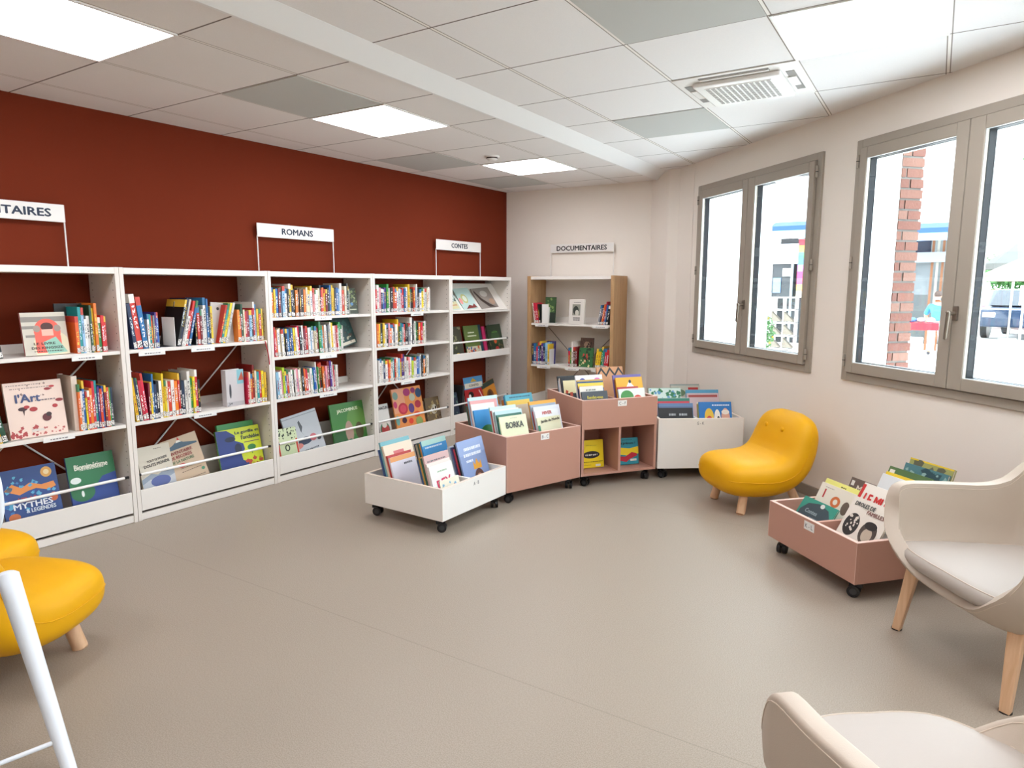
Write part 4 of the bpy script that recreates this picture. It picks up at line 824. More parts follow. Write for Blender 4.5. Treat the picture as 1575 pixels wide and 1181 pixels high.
stack(BC, cn, .035, .045, [(.215, .30, .010, '#dfe3bc', [('t', 'BORKA', .52, .80, .64, .13, '#3a3f3c'), ('m', .4, .94, .65, .012, '#9aa088')], 'pale yellow-green cover titled BORKA'), (.2, .27, .008, '#3f9a8c', [], None), (.2, .31, .010, '#2f6a58', [], None), (.215, .33, .012, '#b8d2d6', [], None), (.2, .32, .008, '#5a6a74', [], None), (.21, .335, .012, '#d8e0dc', [], None), (.2, .33, .01, '#b3342e', [], None), (.21, .35, .012, '#a9cdc8', [('r', 0, .9, 1, 1, '#c4dcd8')], None)], 'near front compartment')
stack(BC, cn, .03, .335, [(.19, .30, .012, '#2f8fd0', [('e', .5, .5, .3, .15, '#2f7a3c')], None), (.19, .34, .01, '#e6e3df', [], None), (.22, .36, .012, '#d99a98', [('e', .2, .85, .08, .05, '#b3505a')], None), (.24, .38, .014, '#8fc0e0', [('e', .6, .88, .25, .06, '#e0ecf2'), ('r', 0, .94, 1, 1, '#bfe0e4')], 'sky blue cover with clouds at the back of the B-C crate'), (.18, .33, .012, '#7a4a2c', [], None), (.19, .32, .012, '#3c5a48', [], None)], 'near rear compartment')
stack(BC, cn, .335, .045, [(.2, .262, .006, '#dad9b8', [('r', .0, .5, .1, .8, '#2a8060'), ('t', 'Jardin du Monde', .55, .90, .8, .09, '#4a4a3c', .06)], 'pale cover with handwritten title front right in the B-C crate'), (.2, .305, .008, '#dfe2e4', [('t', 'HIVER', .5, .94, .4, .07, '#c0392e'), ], 'white cover titled in red capitals in the B-C crate'), (.225, .33, .010, '#d5d9e2', [('m', .4, .86, .75, .03, '#8a8f9a'), ('m', .3, .8, .8, .03, '#8a8f9a'), ('e', .3, .5, .12, .14, '#39506e')], 'pale grey-blue cover with thin lettering in the B-C crate'), (.2, .30, .01, '#b3342e', [], None), (.22, .34, .012, '#9aa7b4', [('e', .4, .8, .08, .08, '#2a2a2e')], None), (.235, .36, .012, '#e0a02c', [], None)], 'far front compartment')
stack(BC, cn, .335, .345, [(.22, .30, .012, '#c9b8a0', [], None), (.2, .33, .012, '#e0bd4c', [], None), (.24, .37, .014, '#4aa0b4', [('t', 'Le Livre', .5, .80, .4, .06, '#1e4458'), ('m', .15, .93, .9, .025, '#2a5668'), ('m', .35, .70, .7, .04, '#1e4458')], 'teal cover titled Le Livre at the back of the B-C crate'), (.23, .36, .012, '#2f6fae', [], None), (.2, .33, .02, '#c9762c', [], None)], 'far rear compartment')
CF = crate((-1.955, 4.0), (-1.602, 4.47), .605, .58, M_pink, M_pinkedge, 'book_crate', 'tall terracotta book crate labelled C-F with two open cubbies', 'C - F', dx=.52, cubby=.405, floorz=.42)
cn = 'C-F crate'
stack(CF, cn, .04, .04, [(.20, .235, .01, '#3d4248', [('t', 'Rendez-vous', .5, .82, .6, .09, '#c9b83c'), ('m', .3, .66, .8, .05, '#c9b83c')], 'charcoal cover with yellow lettering in the C-F crate'), (.18, .27, .01, '#e0dcd2', [('m', .25, .88, .7, .04, '#7a7a72')], None), (.17, .27, .008, '#b3442e', [], None), (.2, .30, .012, '#1f4a78', [('r', 0, .84, 1, .96, '#e6c83a'), ('m', .2, .7, .8, .03, '#9ab4cc')], 'dark blue cover with a yellow stripe in the C-F crate'), (.2, .31, .01, '#c9a24a', [], None), (.21, .34, .012, '#e6e5ea', [('e', .25, .84, .14, .1, '#33409c'), ('e', .8, .86, .14, .08, '#d069a8')], 'white cover with blue and pink hills at the C-F crate')], 'first front compartment')
stack(CF, cn, .03, .34, fill(4, .2, .30, ['#17171a', '#e3e0da', '#b8d0e6', '#1c1c20'], 21), 'first rear compartment')
stack(CF, cn, .335, .04, [(.21, .24, .008, '#dfe5dd', [('e', .3, .75, .25, .2, '#3c8a3c'), ('e', .7, .6, .2, .2, '#cf3a26'), ('r', .35, .3, .5, .6, '#e0c02c'), ('e', .25, .4, .14, .12, '#b8302a'), ('e', .85, .35, .1, .16, '#e3c93c')], 'white cover with red and green fruit in the C-F crate'), (.2, .235, .008, '#9fb8ba', [], None), (.17, .25, .008, '#b0302e', [], None), (.215, .315, .012, '#e3a81c', [('p', [(.3, .7), (.5, .92), (.75, .7)], '#e6e3dc'), ('e', .52, .9, .05, .04, '#22262c')], 'golden yellow cover with a white tent shape in the C-F crate'), (.2, .30, .01, '#7a3a44', [], None), (.23, .33, .012, '#6a5fa0', [], None)], 'second front compartment')
stack(CF, cn, .335, .34, [(.22, .36, .014, '#c48a5c', [('p', [(0, .85), (.17, 1), (.34, .85), (.5, 1), (.67, .85), (.84, 1), (1, .85), (1, .79), (.84, .93), (.67, .79), (.5, .93), (.34, .79), (.17, .93), (0, .79)], '#1d1715')], 'tan cover with black zigzags at the back of the C-F crate'), (.2, .3, .01, '#8a5a8c', [], None)], 'second rear compartment')
crF, crR = CF[0], CF[1]
cover_book(crF, crR, .045, .12, .0975, .195, .195, .022, '#e3c814', [('e', .5, .47, .34, .13, '#1b1b1d'), ('t', 'OÙ EST QUI ?', .5, .47, .48, .07, '#e8e5da'), ('m', .3, .8, .75, .012, '#5a5018'), ('m', .05, .2, .95, .03, '#3c3814'), ('e', .15, .72, .1, .1, '#d1b810'), ('r', .66, .04, .86, .12, '#dcd8cc'), ('m', .1, .1, .5, .012, '#5a5018')], 'square yellow cover with a black oval in the first cubby', lean=8)
cover_book(crF, crR, .335, .11, .0975, .185, .19, .02, '#2d8c9c', [('p', [(.1, .55), (.2, .66), (.6, .6), (1, .66), (1, .38), (.5, .34), (.15, .4)], '#e6c928'), ('p', [(.0, .36), (.4, .3), (.7, .46), (.9, .4), (.95, .32), (.6, .2), (.45, .1), (.2, .16), (0, .14)], '#b8283c'), ('r', .62, .12, .9, .2, '#d8d5cc'), ('t', 'Le prénom !', .5, .8, .7, .12, '#17343c', -.05), ('m', .3, .92, .75, .02, '#17343c')], 'teal cover with a red dog shape in the second cubby', lean=8)
GK = crate((-1.594, 4.483), (-1.09, 4.838), .44, .60, M_cratewhite, mat('pale_wood_edge', '#ddcfc0', .5), 'book_crate', 'tall closed white book crate labelled G-K near the yellow chair by the windows', 'G - K', dx=.49, sticker=False, floorz=.255)
cn = 'white G-K crate'
stack(GK, cn, .03, .05, [(.25, .26, .01, '#1e1e22', [('m', .3, .74, .5, .06, '#b8bcc0'), ('m', .6, .74, .85, .06, '#b8bcc0'), ('r', 0, .96, 1, 1, '#5a6e94')], 'black cover at the front of the G-K crate'), (.255, .28, .014, '#5f7ea6', [], None), (.25, .27, .014, '#9fb4cc', [], None), (.24, .29, .01, '#c23a4c', [], None), (.25, .31, .01, '#2f7a68', [], None), (.24, .31, .01, '#d8dcd4', [], None)], 'first front compartment')
stack(GK, cn, .03, .335, [(.25, .35, .012, '#cfe0d8', [('n', 24, .03, .6, .97, .97, .07, 131, '#2f7a52'), ('n', 10, .03, .6, .97, .97, .05, 132, '#5f9ac4')], 'white cover with green leaves in the G-K crate'), (.24, .35, .012, '#3c8a68', [], None)], 'first rear compartment')
stack(GK, cn, .325, .05, [(.24, .29, .014, '#1f6fb4', [('e', .3, .62, .14, .22, '#e0b83a'), ('e', .3, .45, .12, .2, '#c83a34'), ('e', .55, .55, .1, .26, '#e9e6dc'), ('e', .58, .58, .04, .06, '#17171a'), ('e', .8, .6, .13, .24, '#d8a48c'), ('e', .8, .74, .12, .06, '#e6dfd2'), ('m', .4, .9, .95, .03, '#dfe6ec')], 'bright blue cover with colourful characters in the G-K crate'), (.22, .28, .008, '#d9c84a', [], None), (.2, .27, .008, '#2f6a48', [], None), (.21, .27, .008, '#c9a27a', [], None), (.21, .28, .008, '#e3dcd0', [], None)], 'second front compartment')
stack(GK, cn, .325, .33, [(.25, .31, .012, '#c7b0b2', [('r', .05, .9, .95, .96, '#a34a44')], None), (.255, .335, .012, '#4c93b4', [('r', .08, .8, .95, .92, '#c9a99a')], 'pale blue cover behind the bright blue one in the G-K crate')], 'second rear compartment')
KL = crate((-.648, 3.542), (-.205, 3.12), .268, .56, M_pink, M_pinkedge, 'book_crate', 'low terracotta book crate labelled K-L beside the cream armchair', 'K - L')
cn = 'K-L crate'
stack(KL, cn, .04, .05, [(.24, .235, .01, '#2c8c78', [('p', [(.06, .05), (.06, .7), (.2, .88), (.5, .95), (.8, .88), (.94, .7), (.94, .05)], '#33454c'), ('t', 'Contes', .4, .72, .35, .09, '#8fa0a4'), ('m', .4, .58, .75, .03, '#7f9094'), ('m', .45, .5, .8, .04, '#7f9094'), ('e', .6, .92, .06, .05, '#d8dcd8'), ('n', 10, .05, .02, .9, .35, .06, 141, '#171c20'), ('e', .28, .3, .06, .05, '#d8d4cc')], 'dark cover with green border titled Contes in the K-L crate')] , 'first front compartment', lean=33)
stack(KL, cn, .035, .16, [(.245, .29, .012, '#e3dccb', [('r', .16, .74, .2, .9, '#b8282c'), ('e', .55, .74, .13, .1, '#d0703c'), ('e', .55, .74, .06, .05, '#e3dccb'), ('e', .85, .7, .1, .12, '#6a5a4c'), ('m', .15, .93, .4, .01, '#8a8a84')], 'cream cover with a red 1 and a round bird in the K-L crate'), (.23, .31, .01, '#e0dc7c', [('m', .5, .93, .65, .02, '#3a3a20')], 'pale yellow cover behind the cream one in the K-L crate'), (.22, .27, .010, '#e6e2da', [], None), (.23, .28, .01, '#9a8c7c', [], None)], 'first front compartment, second pile', lean=25)
stack(KL, cn, .04, .345, [(.26, .30, .012, '#6b5b52', [('t', 'Mozart', .5, .84, .55, .1, '#e0d6c8'), ('r', .04, .86, .12, .95, '#dcd8d0'), ('e', .85, .6, .05, .12, '#17171a')], 'brown cover titled in white at the back of the K-L crate'), (.22, .26, .01, '#6a8c5a', [], None), (.22, .25, .012, '#c0b83a', [], None), (.23, .26, .012, '#7f9aa0', [], None)], 'first rear compartment', lean=22)
stack(KL, cn, .34, .05, [(.235, .33, .010, '#dfd8cc', [('t', 'DROLES DE', .36, .91, .5, .06, '#3a3c3c'), ('t', 'FAMILLES', .68, .84, .42, .055, '#7a4a44'), ('e', .25, .60, .18, .17, '#26221f'), ('n', 14, .12, .48, .38, .72, .03, 151, '#d8d0c4'), ('e', .70, .57, .2, .17, '#4a4038'), ('e', .70, .54, .12, .1, '#b8aa96'), ('e', .70, .68, .15, .06, '#221e1b')], 'cream cover DROLES DE FAMILLES with two striped animals'), (.225, .40, .012, '#e3ddd2', [('t', 'LE MUSÉE', .62, .84, .9, .15, '#c22a26'), ('m', .3, .74, .9, .035, '#3a6a9c'), ('m', .5, .745, .7, .025, '#d8952c'), ('r', 0, .6, .08, .98, '#c22a26')], 'white cover with tall red letters LE MUSÉE')], 'second front compartment', lean=30)
stack(KL, cn, .33, .20, [(.235, .42, .01, '#d9dcdc', [], None), (.24, .43, .01, '#e0c02c', [('r', .1, .88, .9, .95, '#3a3a34')], None), (.24, .455, .012, '#4a6a3a', [('r', .04, .9, .16, .97, '#dcd8d0')], None)], 'second front compartment, rear pile', lean=24)
stack(KL, cn, .33, .36, [(.24, .45, .014, '#4a7a80', [('n', 26, .03, .6, .97, .97, .09, 161, '#274a52'), ('n', 14, .03, .6, .97, .97, .06, 162, '#8fb0ac')], 'tall dark teal watery cover at the back of the K-L crate'), (.24, .475, .014, '#9a9a5c', [('n', 20, .03, .7, .97, .97, .08, 163, '#5a5a44'), ('r', 0, .985, 1, 1, '#e0c02c'), ('e', .6, .86, .08, .03, '#3a2018')], 'tallest olive and yellow cover at the back of the K-L crate'), (.22, .44, .012, '#a02a34', [], None)], 'second rear compartment', lean=18)
# a further crate behind the G-K crate
d_ = (Vector((-1.09, 4.838, 0))-Vector((-1.594, 4.483, 0))).normalized(); nn = Vector((-d_.y, d_.x, 0))
p0 = Vector((-1.594, 4.483, 0))+nn*.625+d_*-.02; p1 = p0+d_*.6
XX = crate((p0.x, p0.y), (p1.x, p1.y), .455, .42, M_pink, M_pinkedge, 'book_crate', 'terracotta book crate half hidden behind the white G-K crate', '', floorz=.27)
stack(XX, 'hidden rear crate', .33, .08, [(.24, .30, .012, '#b9b6a8', [('r', .6, .6, .95, .95, '#b8302c'), ('e', .3, .8, .2, .1, '#5a7a58'), ('e', .75, .72, .15, .12, '#3c7a3c')], 'grey-green cover with red mushrooms beyond the G-K crate'), (.24, .31, .012, '#8f9a94', [], None)], 'front compartment')

# ================================================================= SEATING
def basis(o, X, Y):
    return Matrix(((X[0], Y[0], 0, o[0]), (X[1], Y[1], 0, o[1]), (0, 0, 1, 0), (0, 0, 0, 1)))
def face_rot(Y): return math.atan2(Y[1], Y[0])-math.pi/2       # frame y axis = away from the sitter's view
def cat_interp(cp, n):
    """Catmull-Rom through rows of numbers"""
    out = []; m = len(cp)
    for i in range(m-1):
        p0, p1, p2, p3 = cp[max(i-1, 0)], cp[i], cp[i+1], cp[min(i+2, m-1)]
        for k in range(n):
            t = k/n
            out.append([.5*(2*b+(c-a)*t+(2*a-5*b+4*c-d)*t*t+(3*b-a-3*c+d)*t**3) for a, b, c, d in zip(p0, p1, p2, p3)])
    out.append(list(cp[-1])); return out
# centre line of the bean-shaped chair: y, z, half thickness, half width
BEAN = [(-.125, .222, .012, .05), (-.118, .222, .062, .15), (-.085, .222, .098, .215), (-.02, .222, .122, .25), (.08, .218, .128, .268), (.17, .220, .130, .275), (.25, .240, .130, .275), (.315, .285, .126, .272), (.355, .350, .120, .268),
        (.380, .425, .114, .26), (.396, .488, .102, .248), (.408, .535, .084, .222), (.415, .568, .058, .178), (.419, .593, .022, .09)]
def bean_chair(c, Y, label):
    t = thing('lounge_chair', label, 'chair', (c[0], c[1], 0), face_rot(Y), 'yellow bean-shaped low chairs')
    rows = cat_interp(BEAN, 4); rings = []; N = 32
    for i, (y, z, a, wd) in enumerate(rows):
        p, q = rows[max(i-1, 0)], rows[min(i+1, len(rows)-1)]; ty, tz = q[0]-p[0], q[1]-p[1]; l = math.hypot(ty, tz) or 1; ny, nz = -tz/l, ty/l
        ring_ = []
        for k in range(N):
            an = 2*math.pi*k/N; cx, sz = math.cos(an), math.sin(an); e = 2/2.7
            u = math.copysign(abs(cx)**e, cx)*wd; v = math.copysign(abs(sz)**e, sz)*a
            if v > 0: v *= 1-.10*(1-(u/wd)**2)
            ring_.append(Vector((u, y+ny*v, z+nz*v)))
        rings.append(ring_)
    mb = MB(); mb.loft(rings, M_yellow); body = mb.build('padded_body', t, subsurf=1)
    # piping seam running round the side
    for sgn in (-1, 1):
        mb = MB(); pts = []
        for i in range(6, len(rings)-6, 2): pts.append(rings[i][0 if sgn > 0 else N//2]+Vector((sgn*.0005, 0, 0)))
        mb.path(pts, .0022, M_yellow, 6); mb.build('seam_piping', body)
    k = min(range(len(rows)), key=lambda i: abs(rows[i][1]-.475) + (0 if rows[i][0] > .33 else 9))
    for x in (-.085, .085):
        p = min(rings[k][:N//2], key=lambda v: abs(v.x-x)); p2 = [v for v in rings[k] if abs(v.x-p.x) < .02]; p = min(p2, key=lambda v: v.y)
        mb = MB(); mb.ball((x, p.y-.001, p.z), .0135, M_yellow, 14, (1.15, .6, 1.15)); mb.build('button', body)
    for x, y, tx, ty in ((-.162, 0, -.14, .035), (.162, 0, .14, .035), (-.165, .40, -.13, .30), (.165, .40, .13, .30)):
        mb = MB(); a = Vector((x, y, .006)); b_ = Vector((tx, ty, .17 if y < .2 else .22)); mb.tube(a, b_, .0265, .0265, M_beech, 20)
        mb.tube(a-Vector((0, 0, .006)), a, .021, .0262, M_beech, 20); mb.build('leg', t)
    return t
bean_chair((-1.015, 4.155), (.72, .695), 'yellow padded low chair with two buttons under the windows')
bean_chair((-2.80, 1.078), (.361, -.932), 'yellow padded low chair near the white stool, standing in front')
bean_chair((-3.385, 1.10), (.361, -.932), 'yellow padded low chair half hidden by its twin, nearer the bookcases')

# tub armchair
def armchair(o, Y, label, fwd=0.0):
    t = thing('armchair', label, 'armchair', (o[0], o[1], 0), face_rot(Y), 'cream tub armchairs with wooden legs')
    half = [(0, -.10-fwd, .296), (.09, -.10-fwd, .300), (.18, -.095-fwd*.9, .328), (.255, -.08-fwd*.55, .40), (.303, -.055-fwd*.2, .48), (.320, -.038, .568), (.321, .0, .597), (.312, .09, .600), (.292, .18, .600), (.268, .29, .602), (.258, .355, .622),
            (.248, .41, .70), (.215, .465, .79), (.155, .495, .835), (.08, .51, .845), (0, .515, .85)]
    hp = cat_interp(half, 3); loop = [tuple(p) for p in hp] + [(-x, y, z) for x, y, z in hp[-2:0:-1]]
    cy = .20; rows = []; K = 12
    def prof(s): return .262+.16*s**6                # bowl height as the plan shrinks towards the middle
    rim = []
    for x, y, z in loop:
        if z > .42: s = 1.0+(z-.42)*.10
        else: s = ((z-.262)/.16)**(1/6)
        rim.append((s, z))
    grid = []
    for j in range(K+1):
        f_ = j/K; ring_ = []
        for (x, y, z), (s, zr) in zip(loop, rim):
            # walk down the wall first, then in along the bowl
            hgt = max(zr-.42, 0); s1 = min(s, 1.0); tot = hgt+s1*.36; dd = tot*f_
            if dd < hgt: zz = zr-dd; sc_ = 1.0+(zz-.42)*.10; back = (zz-.42)*.22 if y > .34 else 0
            else:
                sc_ = max(s1-(dd-hgt)/.36, .02); zz = prof(sc_); back = 0
            ring_.append(Vector((x*sc_, cy+(y-cy)*sc_+back*max(0, min(1, (y-.30)/.15)), zz)))
        grid.append(ring_)
    mb = MB(); mb.loft(grid, M_cream, cap=False); sh = mb.build('shell', t, merge=False)
    md = sh.modifiers.new('solid', 'SOLIDIFY'); md.thickness = .048; md.offset = 0; md.use_even_offset = False
    b = sh.modifiers.new('bevel', 'BEVEL'); b.width = .009; b.segments = 3; b.limit_method = 'ANGLE'; b.angle_limit = R(60)
    for p in sh.data.polygons: p.use_smooth = True
    # stitched seams: just inside the outer and the inner edge of the rim
    def rimoff(off, dz, j=0):
        pts = []
        n = len(grid[j])
        for k in range(n):
            a, b_ = grid[j][k-1], grid[j][(k+1) % n]; d = b_-a; nrm = Vector((d.y, -d.x, 0))
            down = (grid[j+1][k]-grid[j][k]).normalized(); nn_ = d.cross(down).normalized()
            pts.append(grid[j][k]+nn_*off+down*dz)
        return pts
    for off in (-.0245, .0245):
        pts = rimoff(off, .016); mb = MB(); mb.path(pts+[pts[0]], .0013, M_seam, 5); mb.build('rim_seam', sh)
    # cushion
    pl = []
    for x, y, z in loop:
        pl.append((x*.90 if y < .3 else x*.86, cy+(y-cy)*.88 if y > cy else cy+(y-cy)*(.93 if fwd == 0 else .97)))
    rings = []
    for s, z in ((.05, .312), (.80, .312), (.93, .318), (.985, .335), (1.0, .352), (.985, .368), (.95, .378), (.85, .384), (.5, .389), (.05, .391)):
        rings.append([Vector((x*s, cy+(y-cy)*s, z)) for x, y in pl])
    mb = MB(); mb.loft(rings, M_cream2); cu = mb.build('seat_cushion', t)
    mb = MB(); mb.path([p*1.0 for p in rings[6]]+[rings[6][0]], .002, M_seam, 5); mb.build('cushion_piping', cu)
    for x, y, tx, ty in ((-.297, 0, -.255, .03), (.240, 0, .222, .03), (-.24, .50, -.17, .38), (.24, .50, .17, .38)):
        mb = MB(); mb.tube((x, y, 0), (tx, ty, .32), .0215, .033, M_beech, square=True); l = mb.build('leg', t, bevel=.004)
        mb = MB(); mb.tube((x, y, 0), (x+.0004, y, .004), .020, .020, M_black, 12); mb.build('foot_glide', l)
    return t
armchair((.1466, 2.7256), (.797, .604), 'cream tub armchair with wooden legs beside the low terracotta crate')
armchair((.09, 1.45), (.58, -.815), 'cream tub armchair cut by the bottom edge of the picture', fwd=.19)

# white stool with slanted tube legs at the picture edge
M_plastic = mat('white_plastic', '#e2e8ee', .35)
t = thing('high_chair', 'white plastic chair cut by the picture edge, with round slanted legs', 'chair', (-2.33, .50, 0), R(0))
SB = Vector((-2.33, .50, 0))
def leg(p, q, ra=.017, rb=.029):
    mb = MB(); mb.tube(Vector(p)-SB, Vector(q)-SB, ra, rb, M_plastic, 20); mb.ball(Vector(q)-SB, rb, M_plastic, 16, (1, 1, .5)); return mb.build('leg', t)
tops = [(-2.286, .805, .50), (-2.10, .47, .50), (-2.32, .40, .50), (-2.40, .66, .50)]
feet = [(-1.905, .770, .0), (-2.12, .18, .0), (-2.45, .10, .0), (-2.52, .50, .0)]
for q, p in zip(tops, feet): leg(p, q)
def at(i, z): a, b_ = Vector(feet[i]), Vector(tops[i]); return a.lerp(b_, z/.5)
for i, j in ((0, 1), (2, 3), (1, 2)):
    mb = MB(); mb.tube(at(i, .10)-SB, at(j, .10)-SB, .0065, .0065, M_plastic, 10); mb.build('stretcher', t)
mb = MB(); rings = []
seatc = Vector((-2.30, .56, 0))
for s, z in ((.05, .505), (.9, .505), (1, .515), (1, .53), (.94, .538), (.4, .530), (.05, .528)):
    rings.append([Vector((seatc.x+math.copysign(abs(math.cos(a))**.7, math.cos(a))*.13*s, seatc.y+math.copysign(abs(math.sin(a))**.7, math.sin(a))*.19*s, z))-SB for a in [2*math.pi*k/28 for k in range(28)]])
mb.loft(rings, M_plastic); mb.build('seat', t)
mb = MB(); rings = []
for k in range(15):                                  # backrest, a curved upright shell rounded at its ends
    u = k/14; x = -2.030-.25*u-.06*math.sin(math.pi*u); y = .722-.30*u+.05*math.sin(math.pi*u); e = (1-abs(2*u-1)**6)**.5 if 0 < k < 14 else .25
    z0, z1 = .80-.125*e, .82+.13*e
    rings.append([Vector((x, y+dy, z))-SB for dy, z in ((-.011, z0), (-.011, (z0+z1)/2), (-.011, z1), (0, z1+.008), (.011, z1), (.011, (z0+z1)/2), (.011, z0), (0, z0-.008))])
mb.loft(rings, M_plastic); mb.build('backrest', t, subsurf=1)
for x, y, x1, y1 in ((-2.22, .62, -2.15, .66), (-2.28, .50, -2.235, .545)):
    mb = MB(); mb.tube(Vector((x, y, .53))-SB, Vector((x1, y1, .74))-SB, .012, .012, M_plastic, 12); mb.build('back_support', t)

# ================================================================= THE STREET OUTSIDE
def bxw(name, a, b, m, bevel=0, parent=None): mb = MB(); mb.box(a, b, m); return mb.build(name, parent, bevel=bevel)
M_street = mat('pale_paving', '#d9d6d1', .9, noise=.05, nscale=2)
mb = MB(); mb.box((-40, 6.45, -.2), (60, 60, -.06), M_street); mb.box((5, -20, -.2), (60, 6.45, -.06), M_street); structure(mb.build('street_paving'), 'sunlit pale paving of the square')
M_facade = mat('white_facade', '#f1efec', .9, bump=.2); M_glassd = mat('dark_shop_interior', '#1e2124', .3)
t = thing('shop_building', 'sunlit white building across the street with a shop', 'building', (-1.5, 18, -.06))
Bv = Vector((-1.5, 18, -.06))
def bl(name, x0, y0, z0, x1, y1, z1, m, parent=t, bevel=0):
    mb = MB(); mb.box((x0-Bv.x, y0-Bv.y, z0-Bv.z), (x1-Bv.x, y1-Bv.y, z1-Bv.z), m); return mb.build(name, parent, bevel)
mb = MB()
for x0, x1, z0, z1 in ((-12, -3.56, -.06, 9), (-3.56, .45, 2.62, 9), (-2.5, -.62, -.06, 2.62)): mb.box((x0-Bv.x, 0, z0-Bv.z), (x1-Bv.x, .35, z1-Bv.z), M_facade)
mb.box((.45-Bv.x, -.0, 0), (.62-Bv.x, 6, 9), M_facade); mb.build('wall', t)
bl('shop_interior', -3.56, 18.9, -.06, -2.4, 19.0, 2.65, M_glassd)
bl('parapet', -3.62, 17.6, 2.62, .5, 18.0, 2.72, mat('grey_ledge', '#9ea6ab', .7))
bl('sign_board', -3.56, 17.9, 1.97, -2.86, 18.0, 2.45, mat('pale_board', '#e4e6ea', .7))
for x in (-3.1, -2.93): bl('door_frame', x, 17.92, -.06, x+.05, 18.0, 1.97, mat('steel_frame', '#8b979b', .5))
fr = bl('shop_window', -3.55, 18.05, 1.1, -3.1, 18.08, 1.97, mat('shop_glass', '#23272a', .4))
bl('lamp_shade', -3.3, 17.97, 1.66, -3.08, 18.04, 1.86, mat('cloth_shade', '#d7d4cd', .8), fr)
bl('poster', -3.52, 18.0, 1.25, -3.34, 18.04, 1.62, mat('poster_blue', '#5f86b5', .7), fr)
bl('inner_wall', -.62, 20.4, -.06, .45, 20.5, 2.62, mat('grey_kitchen', '#5d6263', .8))
bl('wall_opening', -.62, 18.3, 2.16, -.18, 18.4, 2.62, mat('dark_opening', '#2c3240', .8))
bl('lintel_beam', -.62, 17.95, 1.95, .45, 18.1, 2.17, mat('beam_grey', '#74787f', .7))
bl('grey_panel', -.6, 18.2, 1.22, -.16, 18.25, 1.93, mat('menu_grey', '#565b5d', .7))
for q in range(6):
    x = -.16+q*.10; bl('timber_post', x, 18.2, -.06, x+.05, 18.26, 2.6, mat(('orange_timber', 'pale_timber')[q % 2], ('#6d4326', '#8a857b')[q % 2], .7))
M_blue = mat('blue_awning', '#173a6e', .8); M_lblue = mat('light_blue_valance', '#6d92bd', .8)
for x0, x1, z1, lb in ((-3.45, -2.3, 2.95, 'blue awning over the shop seen in the farther window'), (-.62, .48, 2.78, 'blue awning over the kitchen stall seen in the large window')):
    a = thing('shop_awning', lb, 'awning', (x0, 16.8, z1-.4), 0, 'blue awnings across the street')
    mb = MB(); W = x1-x0; mb.add([(0, 0, .22), (W, 0, .22), (W, .75, .40), (0, .75, .40), (0, 0, .20), (W, 0, .20), (W, .75, .38), (0, .75, .38)], [(0, 1, 2, 3), (7, 6, 5, 4), (0, 4, 5, 1), (1, 5, 6, 2), (2, 6, 7, 3), (3, 7, 4, 0)], M_blue)
    mb.box((0, -.02, .14), (W, 0, .24), M_blue); mb.build('fabric', a)
    mb = MB(); mb.box((0, -.012, -.02), (W, -.004, .14), M_lblue); mb.build('valance', a)
# rainbow banner
a = thing('rainbow_banner', 'rainbow striped banner hanging by the shop door', 'banner', (-2.80, 17.0, 1.3))
mb = MB(); cols = ['#d8343c', '#e8933c', '#3f9a5a', '#3f74c4', '#c05ac0', '#d8345c', '#e8435c', '#f0a04a', '#e9d8c0']
for q, c in enumerate(cols):
    z1 = 1.2-q*.15; mb.box((0, .004*math.sin(q), z1-.15), (.30, .01+.004*math.sin(q), z1), mat('banner_'+c[1:], c, .8))
mb.build('cloth', a); mb = MB(); mb.tube((-.02, .005, 1.2), (.32, .005, 1.2), .01, .01, M_steel, 8); mb.build('pole', a)
mb = MB(); mb.tube((.31, .02, -1.36), (.31, .02, 1.25), .012, .012, M_steel, 8); mb.build('stand', a)
# outdoor display shelf
a = thing('display_shelf', 'white outdoor display shelf with sloping dividers by the shop', 'shelf', (-3.23, 16.4, -.06))
mb = MB()
for z in (.02, .32, .62, .92, 1.2): mb.box((0, 0, z), (.55, .3, z+.025), M_metalw)
for x in (0, .27, .53): mb.box((x, 0, 0), (x+.02, .3, 1.22), M_metalw)
mb.build('frame', a)
for q in range(6):
    x = .02+.27*(q % 2); z = .345+.3*(q//2); mb = MB(); mb.slab([(x, z-.28), (x+.22, z-.28), (x, z-.06)], .02, .26, mat('shelf_goods', '#5f574c', .7)); mb.build('sloping_divider', a)
# shrub with orange fruit
a = thing('orange_shrub', 'leafy shrub with orange fruit under the farther window', 'shrub', (-3.08, 15, -.06))
M_leaf = mat('shrub_leaf', '#2f5526', .6, noise=.3, nscale=8); M_fruit = mat('orange_fruit', '#d08a10', .5)
def leafball(mb, c, rx, rz, n, m, size, rg):
    for q in range(n):
        th, ph = rg.uniform(0, 6.283), math.acos(rg.uniform(-1, 1)); r_ = rg.uniform(.55, 1)
        p = Vector((c[0]+rx*r_*math.sin(ph)*math.cos(th), c[1]+rx*r_*math.sin(ph)*math.sin(th), c[2]+rz*r_*math.cos(ph)))
        d1 = Vector((rg.uniform(-1, 1), rg.uniform(-1, 1), rg.uniform(-1, 1))).normalized(); d2 = d1.orthogonal().normalized()
        mb.add([p-d1*size, p+d2*size*.4, p+d1*size, p-d2*size*.4], [(0, 1, 2, 3)], m)
rg = random.Random(5); mb = MB(); leafball(mb, (0, 0, .5), .24, .38, 700, M_leaf, .045, rg); mb.build('foliage', a)
mb = MB(); mb.tube((0, 0, 0), (0, 0, .5), .02, .012, mat('bark', '#6b5238', .9), 8); mb.build('stem', a)
for q in range(14):
    mb = MB(); an = rg.uniform(0, 6.28); zz = rg.uniform(.18, .8); r_ = .22*math.sqrt(max(.1, 1-((zz-.5)/.4)**2)); mb.ball((math.cos(an)*r_, math.sin(an)*r_-.02, zz), .026, M_fruit, 10); mb.build('fruit', a)
